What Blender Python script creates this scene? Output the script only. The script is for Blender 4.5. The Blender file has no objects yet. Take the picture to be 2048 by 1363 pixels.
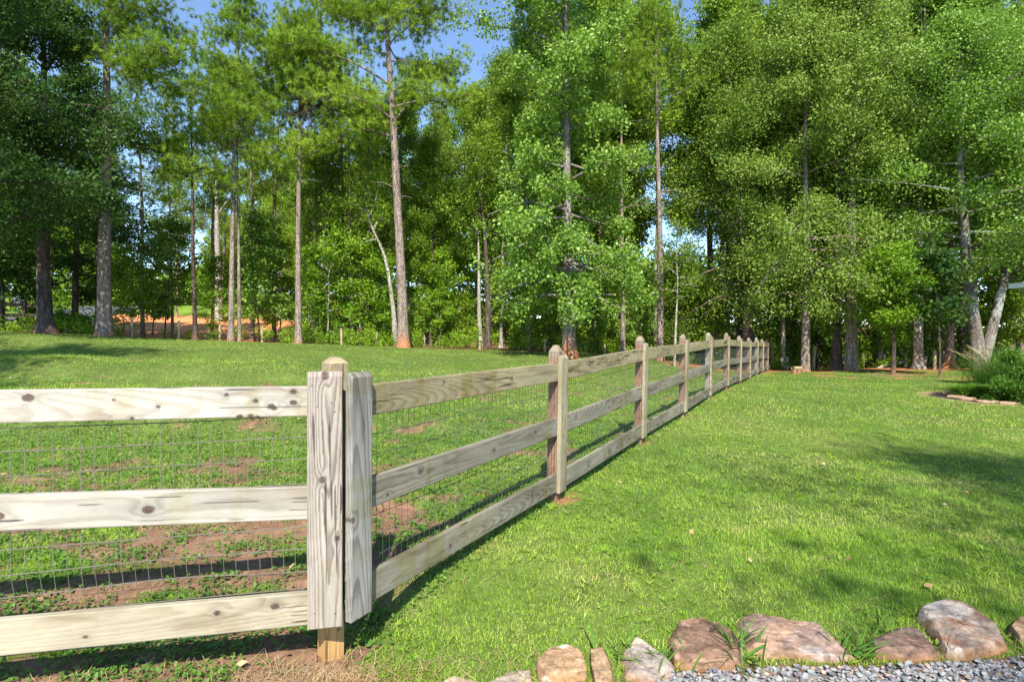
import bpy, math, random
import numpy as np
from mathutils import Vector, Matrix, noise

PI = math.pi
scene = bpy.context.scene
C = scene.collection

# ------------------------------------------------------------------ camera
FPX, CX, CY = 1200.0, 1024.0, 681.5
cam_d = bpy.data.cameras.new('camera'); cam = bpy.data.objects.new('camera', cam_d); C.objects.link(cam)
cam_d.lens = FPX/2048*36; cam_d.sensor_width = 36; cam_d.clip_start = 0.05; cam_d.clip_end = 3000
RM = Matrix.Rotation(math.radians(89.02), 3, 'X') @ Matrix.Rotation(math.radians(0.6), 3, 'Z')
EYE = 1.5
cam.matrix_world = Matrix.Translation((0, 0, EYE)) @ RM.to_4x4()
scene.camera = cam

# ------------------------------------------------------------------ sky and sun (sun behind the camera, 45 degrees up)
SUN_EL = math.radians(45); SUN_AZ = math.radians(180)      # azimuth from +Y, clockwise
world = bpy.data.worlds.new('World'); scene.world = world; world.use_nodes = True
wn = world.node_tree.nodes; wn.clear()
sky = wn.new('ShaderNodeTexSky'); sky.sky_type = 'NISHITA'; sky.sun_disc = False
sky.altitude = 1800; sky.sun_elevation = SUN_EL; sky.sun_rotation = SUN_AZ
sky.air_density = 1.0; sky.dust_density = 0.3; sky.ozone_density = 3.0
wb = wn.new('ShaderNodeBackground'); wb.inputs['Strength'].default_value = 0.15
wo = wn.new('ShaderNodeOutputWorld')
world.node_tree.links.new(sky.outputs[0], wb.inputs[0]); world.node_tree.links.new(wb.outputs[0], wo.inputs[0])
sd = bpy.data.lights.new('sun', 'SUN'); sd.energy = 4.6; sd.angle = math.radians(0.55); sd.color = (1, 0.94, 0.82)
sun = bpy.data.objects.new('sun', sd); C.objects.link(sun)
sdir = Vector((math.sin(SUN_AZ)*math.cos(SUN_EL), math.cos(SUN_AZ)*math.cos(SUN_EL), math.sin(SUN_EL)))
sun.rotation_euler = sdir.to_track_quat('Z', 'Y').to_euler(); sun.location = (0, -20, 30)
scene.view_settings.view_transform = 'Standard'; scene.view_settings.look = 'None'
scene.view_settings.exposure = 0.92; scene.view_settings.gamma = 1.0
scene.render.engine = 'CYCLES'
scene.cycles.max_bounces = 6; scene.cycles.diffuse_bounces = 3; scene.cycles.glossy_bounces = 2
scene.cycles.transmission_bounces = 3; scene.cycles.transparent_max_bounces = 4

# ------------------------------------------------------------------ helpers
def P(px, py, Y):
    """world point seen at photo pixel (px,py) at depth Y"""
    d = RM @ Vector(((px-CX)/FPX, -(py-CY)/FPX, -1.0))
    return Vector((0, 0, EYE)) + d*(Y/d.y)

def horizon(px):
    return P_h0 + (px-CX)*math.tan(math.radians(0.6))
P_h0 = CY - FPX*math.tan(math.radians(0.98))

def h2(ix, iy, s):
    ix = ix.astype(np.int64); iy = iy.astype(np.int64)
    n = (ix*374761393 + iy*668265263 + s*2147483647 + 1013904223) & 0xffffffff
    n = ((n ^ (n >> 13))*1274126177) & 0xffffffff
    n = (n ^ (n >> 16)) & 0xffff
    return n/65535.0
def vn(x, y, s=0):
    x = np.asarray(x, float); y = np.asarray(y, float)
    xi = np.floor(x); yi = np.floor(y); fx = x-xi; fy = y-yi
    fx = fx*fx*(3-2*fx); fy = fy*fy*(3-2*fy)
    a = h2(xi, yi, s); b = h2(xi+1, yi, s); c = h2(xi, yi+1, s); d = h2(xi+1, yi+1, s)
    return (a*(1-fx)+b*fx)*(1-fy)+(c*(1-fx)+d*fx)*fy
def fbm(x, y, s=0, o=4):
    t = 0; a = .5; n = 0
    for k in range(o):
        t = t + a*vn(x*2**k, y*2**k, s+k*17); n += a; a *= .5
    return t/n
def ss(a, b, x):
    t = np.clip((x-a)/(b-a), 0, 1); return t*t*(3-2*t)

def link_mesh(me, name, parent=None):
    o = bpy.data.objects.new(name, me); C.objects.link(o)
    if parent: o.parent = parent
    return o
def np_mesh(name, V, F, mat=None, smooth=False, cols=None):
    """V (n,3), F list of arrays of equal-size faces (m,k)"""
    V = np.ascontiguousarray(V, dtype=np.float32)
    if isinstance(F, np.ndarray): F = [F]
    F = [np.asarray(f, dtype=np.int32) for f in F if len(f)]
    me = bpy.data.meshes.new(name)
    me.vertices.add(len(V)); me.vertices.foreach_set('co', V.ravel())
    idx = np.concatenate([f.ravel() for f in F]); tot = np.concatenate([np.full(len(f), f.shape[1], np.int32) for f in F])
    st = np.concatenate([[0], np.cumsum(tot)[:-1]]).astype(np.int32)
    me.loops.add(len(idx)); me.loops.foreach_set('vertex_index', idx)
    me.polygons.add(len(tot)); me.polygons.foreach_set('loop_start', st); me.polygons.foreach_set('loop_total', tot)
    me.polygons.foreach_set('use_smooth', np.full(len(tot), smooth, dtype=bool))
    me.update(calc_edges=True)
    if cols is not None:
        a = me.color_attributes.new('Col', 'FLOAT_COLOR', 'POINT')
        c = np.ones((len(V), 4), np.float32); c[:, :3] = cols; a.data.foreach_set('color', c.ravel())
    if mat: me.materials.append(mat)
    return me
class MB:
    def __init__(s): s.V = []; s.F = {}; s.n = 0; s.c = []
    def add(s, V, F, col=None):
        V = np.asarray(V, float); s.V.append(V)
        for f in (F if isinstance(F, list) else [F]):
            f = np.asarray(f)
            if len(f): s.F.setdefault(f.shape[1], []).append(f+s.n)
        if col is not None:
            s.c.append(np.broadcast_to(np.asarray(col, float), (len(V), 3)))
        s.n += len(V)
    def mesh(s, name, mat=None, smooth=False):
        V = np.concatenate(s.V); F = [np.concatenate(f) for f in s.F.values()]
        return np_mesh(name, V, F, mat, smooth, np.concatenate(s.c) if s.c else None)
    def build(s, name, mat=None, parent=None, smooth=False):
        return link_mesh(s.mesh(name, mat, smooth), name, parent)

def tag(o, label=None, cat=None, group=None, kind=None):
    if label: o['label'] = label
    if cat: o['category'] = cat
    if group: o['group'] = group
    if kind: o['kind'] = kind
    return o
def thing(name, label, cat, loc=(0, 0, 0), rz=0, group=None):
    o = bpy.data.objects.new(name, None); C.objects.link(o)
    o.location = loc; o.rotation_euler = (0, 0, rz); o.empty_display_size = .3
    return tag(o, label, cat, group)
def copy_tree(o, parent=None):
    c = o.copy(); C.objects.link(c); c.parent = parent
    for ch in list(o.children): copy_tree(ch, c)
    return c

def tube(pts, rad, seg=8):
    pts = np.asarray(pts, float); rad = np.asarray(rad, float); n = len(pts)
    T = np.gradient(pts, axis=0); T /= np.linalg.norm(T, axis=1)[:, None]+1e-9
    ref = np.array([1., 0, 0]) if abs(T[0][0]) < .7 else np.array([0, 1., 0])
    A = np.cross(T, ref); A /= np.linalg.norm(A, axis=1)[:, None]+1e-9; B = np.cross(T, A)
    th = np.arange(seg)*2*PI/seg
    V = pts[:, None, :] + rad[:, None, None]*(A[:, None, :]*np.cos(th)[None, :, None]+B[:, None, :]*np.sin(th)[None, :, None])
    V = V.reshape(-1, 3)
    i = np.arange(n-1)[:, None]*seg; j = np.arange(seg)[None, :]; j2 = (j+1) % seg
    F = np.stack([i+j, i+j2, i+seg+j2, i+seg+j], -1).reshape(-1, 4)
    return V, F
def boxv(c, h, R=None):
    s = np.array([[-1, -1, -1], [1, -1, -1], [1, 1, -1], [-1, 1, -1], [-1, -1, 1], [1, -1, 1], [1, 1, 1], [-1, 1, 1]], float)*np.asarray(h)
    if R is not None: s = s @ np.asarray(R).T
    F = np.array([[0, 3, 2, 1], [4, 5, 6, 7], [0, 1, 5, 4], [1, 2, 6, 5], [2, 3, 7, 6], [3, 0, 4, 7]])
    return s+np.asarray(c, float), F

# ------------------------------------------------------------------ materials
def newmat(name):
    m = bpy.data.materials.new(name); m.use_nodes = True
    nt = m.node_tree; nt.nodes.clear()
    out = nt.nodes.new('ShaderNodeOutputMaterial'); b = nt.nodes.new('ShaderNodeBsdfPrincipled')
    nt.links.new(b.outputs[0], out.inputs[0]); return m, nt, b, out
def N(nt, t, **kw):
    n = nt.nodes.new(t)
    for k, v in kw.items():
        if k in n.inputs: n.inputs[k].default_value = v
        else: setattr(n, k, v)
    return n
def ramp(nt, stops):
    r = nt.nodes.new('ShaderNodeValToRGB'); e = r.color_ramp.elements
    while len(e) < len(stops): e.new(0.5)
    for k, (p, c) in enumerate(stops): e[k].position = p; e[k].color = (*c, 1)
    return r
def noise_n(nt, scale, detail=3, rough=.55, coord='Object', vec=None, mapping=None):
    tc = nt.nodes.new('ShaderNodeTexCoord'); n = nt.nodes.new('ShaderNodeTexNoise')
    n.inputs['Scale'].default_value = scale; n.inputs['Detail'].default_value = detail; n.inputs['Roughness'].default_value = rough
    src = tc.outputs[coord]
    if mapping:
        mp = nt.nodes.new('ShaderNodeMapping'); mp.inputs['Scale'].default_value = mapping
        nt.links.new(src, mp.inputs[0]); src = mp.outputs[0]
    nt.links.new(src, n.inputs['Vector']); return n
def bump(nt, b, h, strength=.4, dist=.01):
    bp = nt.nodes.new('ShaderNodeBump'); bp.inputs['Strength'].default_value = strength; bp.inputs['Distance'].default_value = dist
    nt.links.new(h, bp.inputs['Height']); nt.links.new(bp.outputs[0], b.inputs['Normal'])

def leaf_mat(name, stops, trans=.36, rough=.45, tcol=(.16, .30, .02), obvar=.25, clump=.45, spec=.22, nza=.8):
    m, nt, b, out = newmat(name); L = nt.links.new
    g = N(nt, 'ShaderNodeNewGeometry'); oi = N(nt, 'ShaderNodeObjectInfo')
    nz = noise_n(nt, clump, 2)
    a1 = N(nt, 'ShaderNodeMath', operation='MULTIPLY'); a1.inputs[1].default_value = .38; L(g.outputs['Random Per Island'], a1.inputs[0])
    a2 = N(nt, 'ShaderNodeMath', operation='MULTIPLY'); a2.inputs[1].default_value = nza; L(nz.outputs['Fac'], a2.inputs[0])
    a3 = N(nt, 'ShaderNodeMath', operation='ADD'); L(a1.outputs[0], a3.inputs[0]); L(a2.outputs[0], a3.inputs[1])
    a4 = N(nt, 'ShaderNodeMath', operation='MULTIPLY_ADD'); a4.inputs[1].default_value = obvar; a4.inputs[2].default_value = -obvar*.5
    L(oi.outputs['Random'], a4.inputs[0])
    a5 = N(nt, 'ShaderNodeMath', operation='ADD'); L(a3.outputs[0], a5.inputs[0]); L(a4.outputs[0], a5.inputs[1])
    if name == 'grass_blades':
        nb = noise_n(nt, .45, 3); a6 = N(nt, 'ShaderNodeMath', operation='MULTIPLY_ADD'); a6.inputs[1].default_value = .75; L(nb.outputs['Fac'], a6.inputs[0])
        a7 = N(nt, 'ShaderNodeMath', operation='SUBTRACT'); a7.inputs[1].default_value = .36; L(a5.outputs[0], a7.inputs[0]); L(a7.outputs[0], a6.inputs[2]); a5 = a6
    r = ramp(nt, stops); L(a5.outputs[0], r.inputs[0])
    L(r.outputs[0], b.inputs['Base Color']); b.inputs['Roughness'].default_value = rough
    b.inputs['Specular IOR Level'].default_value = spec
    t = N(nt, 'ShaderNodeBsdfTranslucent'); mx = N(nt, 'ShaderNodeMixShader'); mx.inputs[0].default_value = trans
    mc = N(nt, 'ShaderNodeMixRGB', blend_type='MIX'); mc.inputs[0].default_value = .6
    mc.inputs[2].default_value = (*tcol, 1); L(r.outputs[0], mc.inputs[1]); L(mc.outputs[0], t.inputs[0])
    L(b.outputs[0], mx.inputs[1]); L(t.outputs[0], mx.inputs[2]); L(mx.outputs[0], out.inputs[0])
    return m

M = {}
M['oak'] = leaf_mat('oak_leaves', [(.1, (.08, .145, .016)), (.5, (.18, .285, .035)), (.95, (.36, .48, .10))])
M['gum'] = leaf_mat('gum_leaves', [(.1, (.065, .14, .014)), (.5, (.15, .28, .028)), (.95, (.35, .52, .09))], tcol=(.18, .38, .025), spec=.4)
M['light'] = leaf_mat('light_leaves', [(.1, (.09, .18, .015)), (.5, (.18, .33, .022)), (.95, (.34, .48, .035))], trans=.4, tcol=(.34, .52, .02))
M['mid'] = leaf_mat('mid_leaves', [(.1, (.08, .145, .012)), (.5, (.175, .29, .022)), (.95, (.34, .47, .05))], trans=.34, obvar=.5)
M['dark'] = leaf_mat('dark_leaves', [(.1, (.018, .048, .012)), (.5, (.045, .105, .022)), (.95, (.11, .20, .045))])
M['needle'] = leaf_mat('pine_needles', [(.1, (.075, .14, .012)), (.45, (.18, .32, .022)), (.9, (.38, .52, .05))], trans=.22, tcol=(.25, .36, .02), obvar=.3, clump=.8)
M['shrub'] = leaf_mat('shrub_leaves', [(.1, (.04, .11, .012)), (.5, (.10, .22, .024)), (.95, (.20, .36, .05))], clump=3)
M['weed'] = leaf_mat('weed_leaves', [(.1, (.04, .11, .02)), (.5, (.10, .22, .035)), (.95, (.20, .34, .06))], clump=4, trans=.3)
M['grass'] = leaf_mat('grass_blades', [(.22, (.06, .16, .014)), (.46, (.14, .29, .02)), (.70, (.26, .43, .038)), (.90, (.42, .55, .085)), (1.0, (.54, .47, .19))], trans=.3, tcol=(.36, .54, .03), clump=1.6, rough=.5, spec=.3, obvar=0, nza=1.0)
M['dead'] = leaf_mat('dead_needles', [(.2, (.035, .022, .018)), (.6, (.085, .05, .035)), (.95, (.17, .10, .06))], trans=.05, tcol=(.15, .08, .04))
M['straw'] = leaf_mat('dry_straw', [(.1, (.22, .12, .06)), (.5, (.42, .28, .14)), (.95, (.62, .47, .28))], trans=.1, tcol=(.4, .3, .1))
M['plume'] = leaf_mat('grass_plume', [(.1, (.35, .25, .13)), (.9, (.62, .5, .3))], trans=.2, tcol=(.5, .4, .2))

def bark_mat(name, dark, mid, light, sx=9, sz=1.6, clay=None, b_st=.8, lichen=None, ctop=.66):
    m, nt, b, out = newmat(name); L = nt.links.new
    n1 = noise_n(nt, 1, 5, .65, mapping=(sx, sx, sz)); n2 = noise_n(nt, .9, 3)
    v = N(nt, 'ShaderNodeTexVoronoi', feature='DISTANCE_TO_EDGE'); v.inputs['Scale'].default_value = 1
    tc = N(nt, 'ShaderNodeTexCoord'); mp = N(nt, 'ShaderNodeMapping'); mp.inputs['Scale'].default_value = (sx*1.8, sx*1.8, sz*3)
    L(tc.outputs['Object'], mp.inputs[0]); L(mp.outputs[0], v.inputs['Vector'])
    r = ramp(nt, [(.25, dark), (.5, mid), (.72, light)]); L(n1.outputs['Fac'], r.inputs[0])
    cr = ramp(nt, [(0, (.25, .22, .2)), (.18, (1, 1, 1))]); L(v.outputs['Distance'], cr.inputs[0])
    mu = N(nt, 'ShaderNodeMixRGB', blend_type='MULTIPLY'); mu.inputs[0].default_value = .8
    L(r.outputs[0], mu.inputs[1]); L(cr.outputs[0], mu.inputs[2]); col = mu.outputs[0]
    if lichen:
        lm = ramp(nt, [(.52, (0, 0, 0)), (.62, (1, 1, 1))]); L(n2.outputs['Fac'], lm.inputs[0])
        mm = N(nt, 'ShaderNodeMixRGB'); L(lm.outputs[0], mm.inputs[0]); L(col, mm.inputs[1]); mm.inputs[2].default_value = (*lichen, 1); col = mm.outputs[0]
    if clay:
        sp = N(nt, 'ShaderNodeSeparateXYZ'); L(tc.outputs['Object'], sp.inputs[0])
        ad = N(nt, 'ShaderNodeMath', operation='MULTIPLY_ADD'); ad.inputs[1].default_value = .8; L(n2.outputs['Fac'], ad.inputs[0]); L(sp.outputs['Z'], ad.inputs[2])
        cm = ramp(nt, [(min(.36, ctop*.5) if ctop < 1 else .5, (.9,)*3), (min(ctop, 1), (0, 0, 0))])
        if ctop > 1: ad.inputs[1].default_value = .8/ctop; sc_ = N(nt, 'ShaderNodeMath', operation='MULTIPLY'); sc_.inputs[1].default_value = 1/ctop; L(sp.outputs['Z'], sc_.inputs[0]); L(sc_.outputs[0], ad.inputs[2])
        L(ad.outputs[0], cm.inputs[0])
        mm = N(nt, 'ShaderNodeMixRGB'); L(cm.outputs[0], mm.inputs[0]); L(col, mm.inputs[1]); mm.inputs[2].default_value = (*clay, 1); col = mm.outputs[0]
    L(col, b.inputs['Base Color']); b.inputs['Roughness'].default_value = .9; b.inputs['Specular IOR Level'].default_value = .15
    bump(nt, b, mu.outputs[0], b_st, .03)
    return m
M['bark_pine'] = bark_mat('pine_bark', (.12, .09, .075), (.31, .245, .205), (.50, .42, .36), clay=(.40, .17, .08))
M['bark_gray'] = bark_mat('grey_bark', (.10, .085, .07), (.25, .22, .19), (.44, .40, .35), lichen=(.36, .38, .33), clay=(.38, .17, .09))
M['bark_dark'] = bark_mat('dark_bark', (.04, .03, .025), (.12, .09, .075), (.24, .19, .16), clay=(.26, .13, .08))
M['bark_pale'] = bark_mat('pale_bark', (.24, .21, .17), (.44, .40, .34), (.62, .58, .5), sx=5, sz=2)

M['bark_pine_clay'] = bark_mat('pine_bark_clay', (.12, .09, .075), (.31, .245, .205), (.50, .42, .36), clay=(.44, .18, .08), ctop=1.05)
M['bark_gray_clay'] = bark_mat('grey_bark_clay', (.10, .085, .07), (.25, .22, .19), (.44, .40, .35), clay=(.44, .18, .08), ctop=1.25)

def attr_mat(name, rough=.8, spec=.2, fine=18, fmap=None, famt=.35, bst=.3, bd=.004, extra=None):
    m, nt, b, out = newmat(name); L = nt.links.new
    a = N(nt, 'ShaderNodeAttribute', attribute_name='Col')
    n = noise_n(nt, fine, 5, .65, mapping=fmap)
    r = ramp(nt, [(.25, (1-famt,)*3), (.75, (1+famt,)*3)]); L(n.outputs['Fac'], r.inputs[0])
    mu = N(nt, 'ShaderNodeMixRGB', blend_type='MULTIPLY'); mu.inputs[0].default_value = 1
    L(a.outputs['Color'], mu.inputs[1]); L(r.outputs[0], mu.inputs[2]); L(mu.outputs[0], b.inputs['Base Color'])
    b.inputs['Roughness'].default_value = rough; b.inputs['Specular IOR Level'].default_value = spec
    bump(nt, b, mu.outputs[0], bst, bd)
    return m
M['wood'] = attr_mat('weathered_wood', .75, .2, 1, (25, 180, 300), .16, .5, .003)
M['ground'] = attr_mat('ground_soil', .95, .1, 14, None, .45, .6, .02)
M['stone'] = attr_mat('sandstone', .92, .12, 55, None, .42, .9, .008)
M['gravel'] = attr_mat('gravel_chips', .8, .3, 60, None, .25, .3, .003)
def flat_mat(name, col, rough=.7, metal=0, sc=20, amt=.15, spec=.3):
    m, nt, b, out = newmat(name); L = nt.links.new
    n = noise_n(nt, sc, 4); r = ramp(nt, [(.3, tuple(c*(1-amt) for c in col)), (.7, tuple(min(1, c*(1+amt)) for c in col))])
    L(n.outputs['Fac'], r.inputs[0]); L(r.outputs[0], b.inputs['Base Color'])
    b.inputs['Roughness'].default_value = rough; b.inputs['Metallic'].default_value = metal; b.inputs['Specular IOR Level'].default_value = spec
    return m
M['wire'] = flat_mat('galvanised_wire', (.16, .145, .12), .8, .0)
M['wire_dark'] = flat_mat('dark_wire', (.07, .08, .07), .6, .2)
M['asphalt'] = flat_mat('asphalt', (.10, .10, .115), 1.0, 0, 6, .25)
M['mulch'] = flat_mat('dark_mulch', (.045, .035, .035), .95, 0, 60, .5)
M['post_wood'] = flat_mat('fence_post_wood', (.42, .34, .22), .85, 0, 12, .3)
M['post_dark'] = flat_mat('dark_post_wood', (.11, .085, .065), .9, 0, 12, .3)
M['sign_back'] = flat_mat('sign_metal', (.22, .23, .25), .6, .3, 8, .08)
M['shingle'] = flat_mat('roof_shingles', (.19, .155, .14), .95, 0, 25, .3)
M['trim'] = flat_mat('white_trim', (.78, .78, .76), .5, 0, 5, .03)
M['siding'] = flat_mat('house_siding', (.5, .48, .43), .7, 0, 4, .05)
M['glass'] = flat_mat('window_glass', (.03, .04, .05), .08, 0, 3, .1, .8)

# ------------------------------------------------------------------ terrain
ctl = []
def cz(px, py, Y): ctl.append(tuple(P(px, py, Y)))
def cf(px, Y, z): p = P(px, 600, Y); ctl.append((p.x, Y, z))
# fence line: (plank left edge px, plank bottom py)
FP = [(689, 1246), (1116, 986), (1285, 876), (1370, 824), (1420.5, 791), (1456, 771), (1481, 762), (1500, 755), (1515, 746), (1526, 742), (1535.5, 739), (1543, 737), (1549, 735), (1554.5, 733)]
FZ = [2.71+2.23*k for k in range(len(FP))]
fence_pts = []
for k, ((px, py), Z) in enumerate(zip(FP, FZ)):
    p = P(px, py, Z); p.x += .034 if k else .032
    fence_pts.append(Vector((p.x, Z+.062, p.z)))
    if k: ctl.append((p.x, Z, p.z-.07)); ctl.append((p.x+.25, Z, p.z-.075))
for px in (-600, 0, 400, 668, 1000, 1400, 2048, 2600):
    for Y in (1.5, 2.2, 2.9): cf(px, Y, -.065 if px in (0, 400, 668) and Y > 2 else 0.0)
cf(580, 2.75, -.07); cf(740, 2.8, -.05); cf(668, 2.6, -.065); cf(0, 4, .03); cf(400, 4, .03); cf(-500, 4, .03); cf(1500, 4, .02); cf(2000, 4, 0); cf(1300, 4, .05); cf(800, 4, .06)
cf(0, 6, .14); cf(400, 6, .14); cf(800, 6, .13); cf(1350, 6, .08); cf(1700, 6, .03); cf(2048, 6, 0); cf(2400, 6, 0)
cf(0, 10, .42); cf(-500, 10, .45); cf(400, 10, .38); cf(800, 10, .3); cf(1100, 10, .24); cf(1250, 10, .21); cf(1600, 10, .12); cf(2000, 10, .03); cf(2400, 10, 0)
cf(0, 15, .82); cf(-500, 15, .9); cf(400, 15, .68); cf(800, 15, .5); cf(1100, 15, .36); cf(1300, 15, .24); cf(1650, 15, .12); cf(2000, 15, .03); cf(2400, 15, 0)
cf(700, 20, .70); cf(300, 19, .92); cf(1100, 19.5, .46); cf(1300, 19.5, .3); cf(1420, 20, .15); cf(1700, 20, .02); cf(2000, 20, 0); cf(2400, 20, 0)
for a in [(0, 664, 23), (90, 665, 22), (210, 672, 22), (391, 677, 24), (470, 683, 24), (597, 686, 25), (700, 690, 25), (808, 697, 25), (960, 702, 25), (1140, 713, 22), (1250, 712, 25),
          (1400, 722, 26), (1500, 733, 28), (1612, 738, 24), (1700, 738, 24), (1838, 737, 25), (1950, 740, 24), (2048, 742, 24), (2300, 745, 24),
          (20, 655, 28), (300, 679, 28), (500, 686, 28), (650, 689, 28), (0, 648, 35), (150, 650, 35), (300, 664, 35), (450, 666, 35), (560, 668, 35), (300, 645, 46), (420, 643, 46), (520, 640, 46),
          (20, 642, 42), (120, 637, 46), (200, 622, 52), (240, 613, 58), (275, 605, 64), (300, 599, 74), (300, 599, 90), (340, 618, 60), (400, 612, 62), (400, 590, 80), (480, 600, 62),
          (-300, 640, 50), (-600, 650, 30), (-600, 660, 20),
          (700, 676, 34), (900, 672, 34), (1050, 676, 34), (1150, 682, 34), (1290, 690, 34), (1400, 702, 34), (1500, 715, 36), (1700, 722, 36), (1900, 724, 36), (2100, 728, 36), (2400, 735, 36),
          (700, 645, 50), (900, 652, 50), (1100, 660, 50), (1290, 674, 50), (1500, 695, 50), (1800, 702, 50), (2100, 708, 50),
          (0, 630, 70), (700, 620, 80), (1100, 640, 80), (1500, 670, 80), (2100, 690, 80),
          (-600, 620, 150), (300, 597, 150), (700, 610, 150), (1400, 650, 150), (2400, 680, 150)]:
    cz(*a)
ctl = np.array(ctl)
def _ab(x, y):
    ym = np.maximum(y, 1.6)
    return np.clip(x/ym, -1.4, 1.4), np.log(ym)
ca, cb = _ab(ctl[:, 0], ctl[:, 1])
def terrain0(x, y):
    x = np.atleast_1d(np.asarray(x, float)); y = np.atleast_1d(np.asarray(y, float)); out = np.zeros(len(x))
    for s in range(0, len(x), 40000):
        a, b = _ab(x[s:s+40000], y[s:s+40000])
        d2 = (a[:, None]-ca)**2/.075**2+(b[:, None]-cb)**2/.09**2
        w = np.exp(-d2/2)+1e-3/(d2+.5)**2
        out[s:s+40000] = (w*ctl[:, 2]).sum(1)/w.sum(1)
    return out
# a lookup table keeps later queries cheap
def terrain(x, y):
    x = np.atleast_1d(np.asarray(x, float)); y = np.atleast_1d(np.asarray(y, float))
    z = terrain0(x, y)
    r = np.hypot(x, y)
    return z + (vn(x*1.3, y*1.3, 5)-.5)*.03*ss(1, 4, r) + (vn(x*7, y*7, 6)-.5)*.012
def tz(x, y): return float(terrain([x], [y])[0])

# where is lawn, soil, ... (all in world metres)
fx = np.array([p.x for p in fence_pts]); fy = np.array([p.y for p in fence_pts])
def left_of_fence(x, y):
    """True inside the enclosure"""
    xf = np.interp(y, fy, fx)
    lf = 2.72+.25*(x+.85)                       # left rail line
    return (x < xf) & (y > lf)
def edge_y(x):                                    # where the lawn stops and the wood begins
    return np.interp(x, [-40, -22, -16, -10, -4, 0, 3, 8, 14, 25], [24.5, 23.5, 23.2, 24.8, 26, 26, 26.5, 27, 25.6, 25.6]) + (vn(x*.9, x*0+3, 9)-.5)*1.0
def bedmask(x, y):
    e = ((x-12.75)/2.75)**2+((y-14.0)/1.9)**2 + (vn(x*2, y*2, 31)-.5)*.12
    return e
def soil(x, y):
    n = fbm(x*2.1, y*3.0, 3, 5); n2 = fbm(x*.35, y*.35, 8, 3)
    inn = left_of_fence(x, y)
    near = np.exp(-((y-4.0)/2.5)**2)*(.45+.55*ss(.6, -1.2, x))
    th = np.where(inn, .715-.305*near, .80)
    s = ss(th-.05, th+.07, n*.8+n2*.2+(vn(x*14, y*14, 19)-.5)*.07)
    # bare strip under the fence lines
    xf = np.interp(y, fy, fx); s = s*(1-.85*np.exp(-((x-xf+.05)/.26)**2)*(y > 2.95)); d = np.abs(x-xf-.03)
    dpost = np.abs(((y-2.785)/2.23+.5) % 1-.5)*2.23; s = np.maximum(s, (1-ss(.02, .13, d+(n-.5)*.22+np.minimum(dpost, .5)*.42))*np.clip(ss(3.0, 5.0, y)+.05, 0, 1)*(y > 2.8)*(y < 34)*.85)
    lf = 2.72+.25*(x+.85); s = np.maximum(s, (1-ss(.12, .42, np.abs(y-lf+.08)+(n-.5)*.4))*(x < -.7))
    s = np.maximum(s, (x < -.75)*(y < lf)*.95*ss(.35, .5, n+.1))
    # red clay towards the back right corner
    s = np.maximum(s, ss(.45, .6, n+ss(22.3, 25.5, y)*.35-.12)*(x > 6)*(y > 20))
    return np.clip(s, 0, 1)
def strawmask(x, y):
    d = np.hypot((x+.84)/.25, (y-2.60)/.12); return 1-ss(.6, 1.25, d+(fbm(x*5, y*5, 4)-.5)*.8)
def gravel_line(x): return np.interp(x, [-1, .3, .7, 1.2, 1.7, 2.3, 3.2, 5], [1.9, 2.34, 2.56, 2.63, 2.65, 2.70, 2.82, 3.06])
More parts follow.
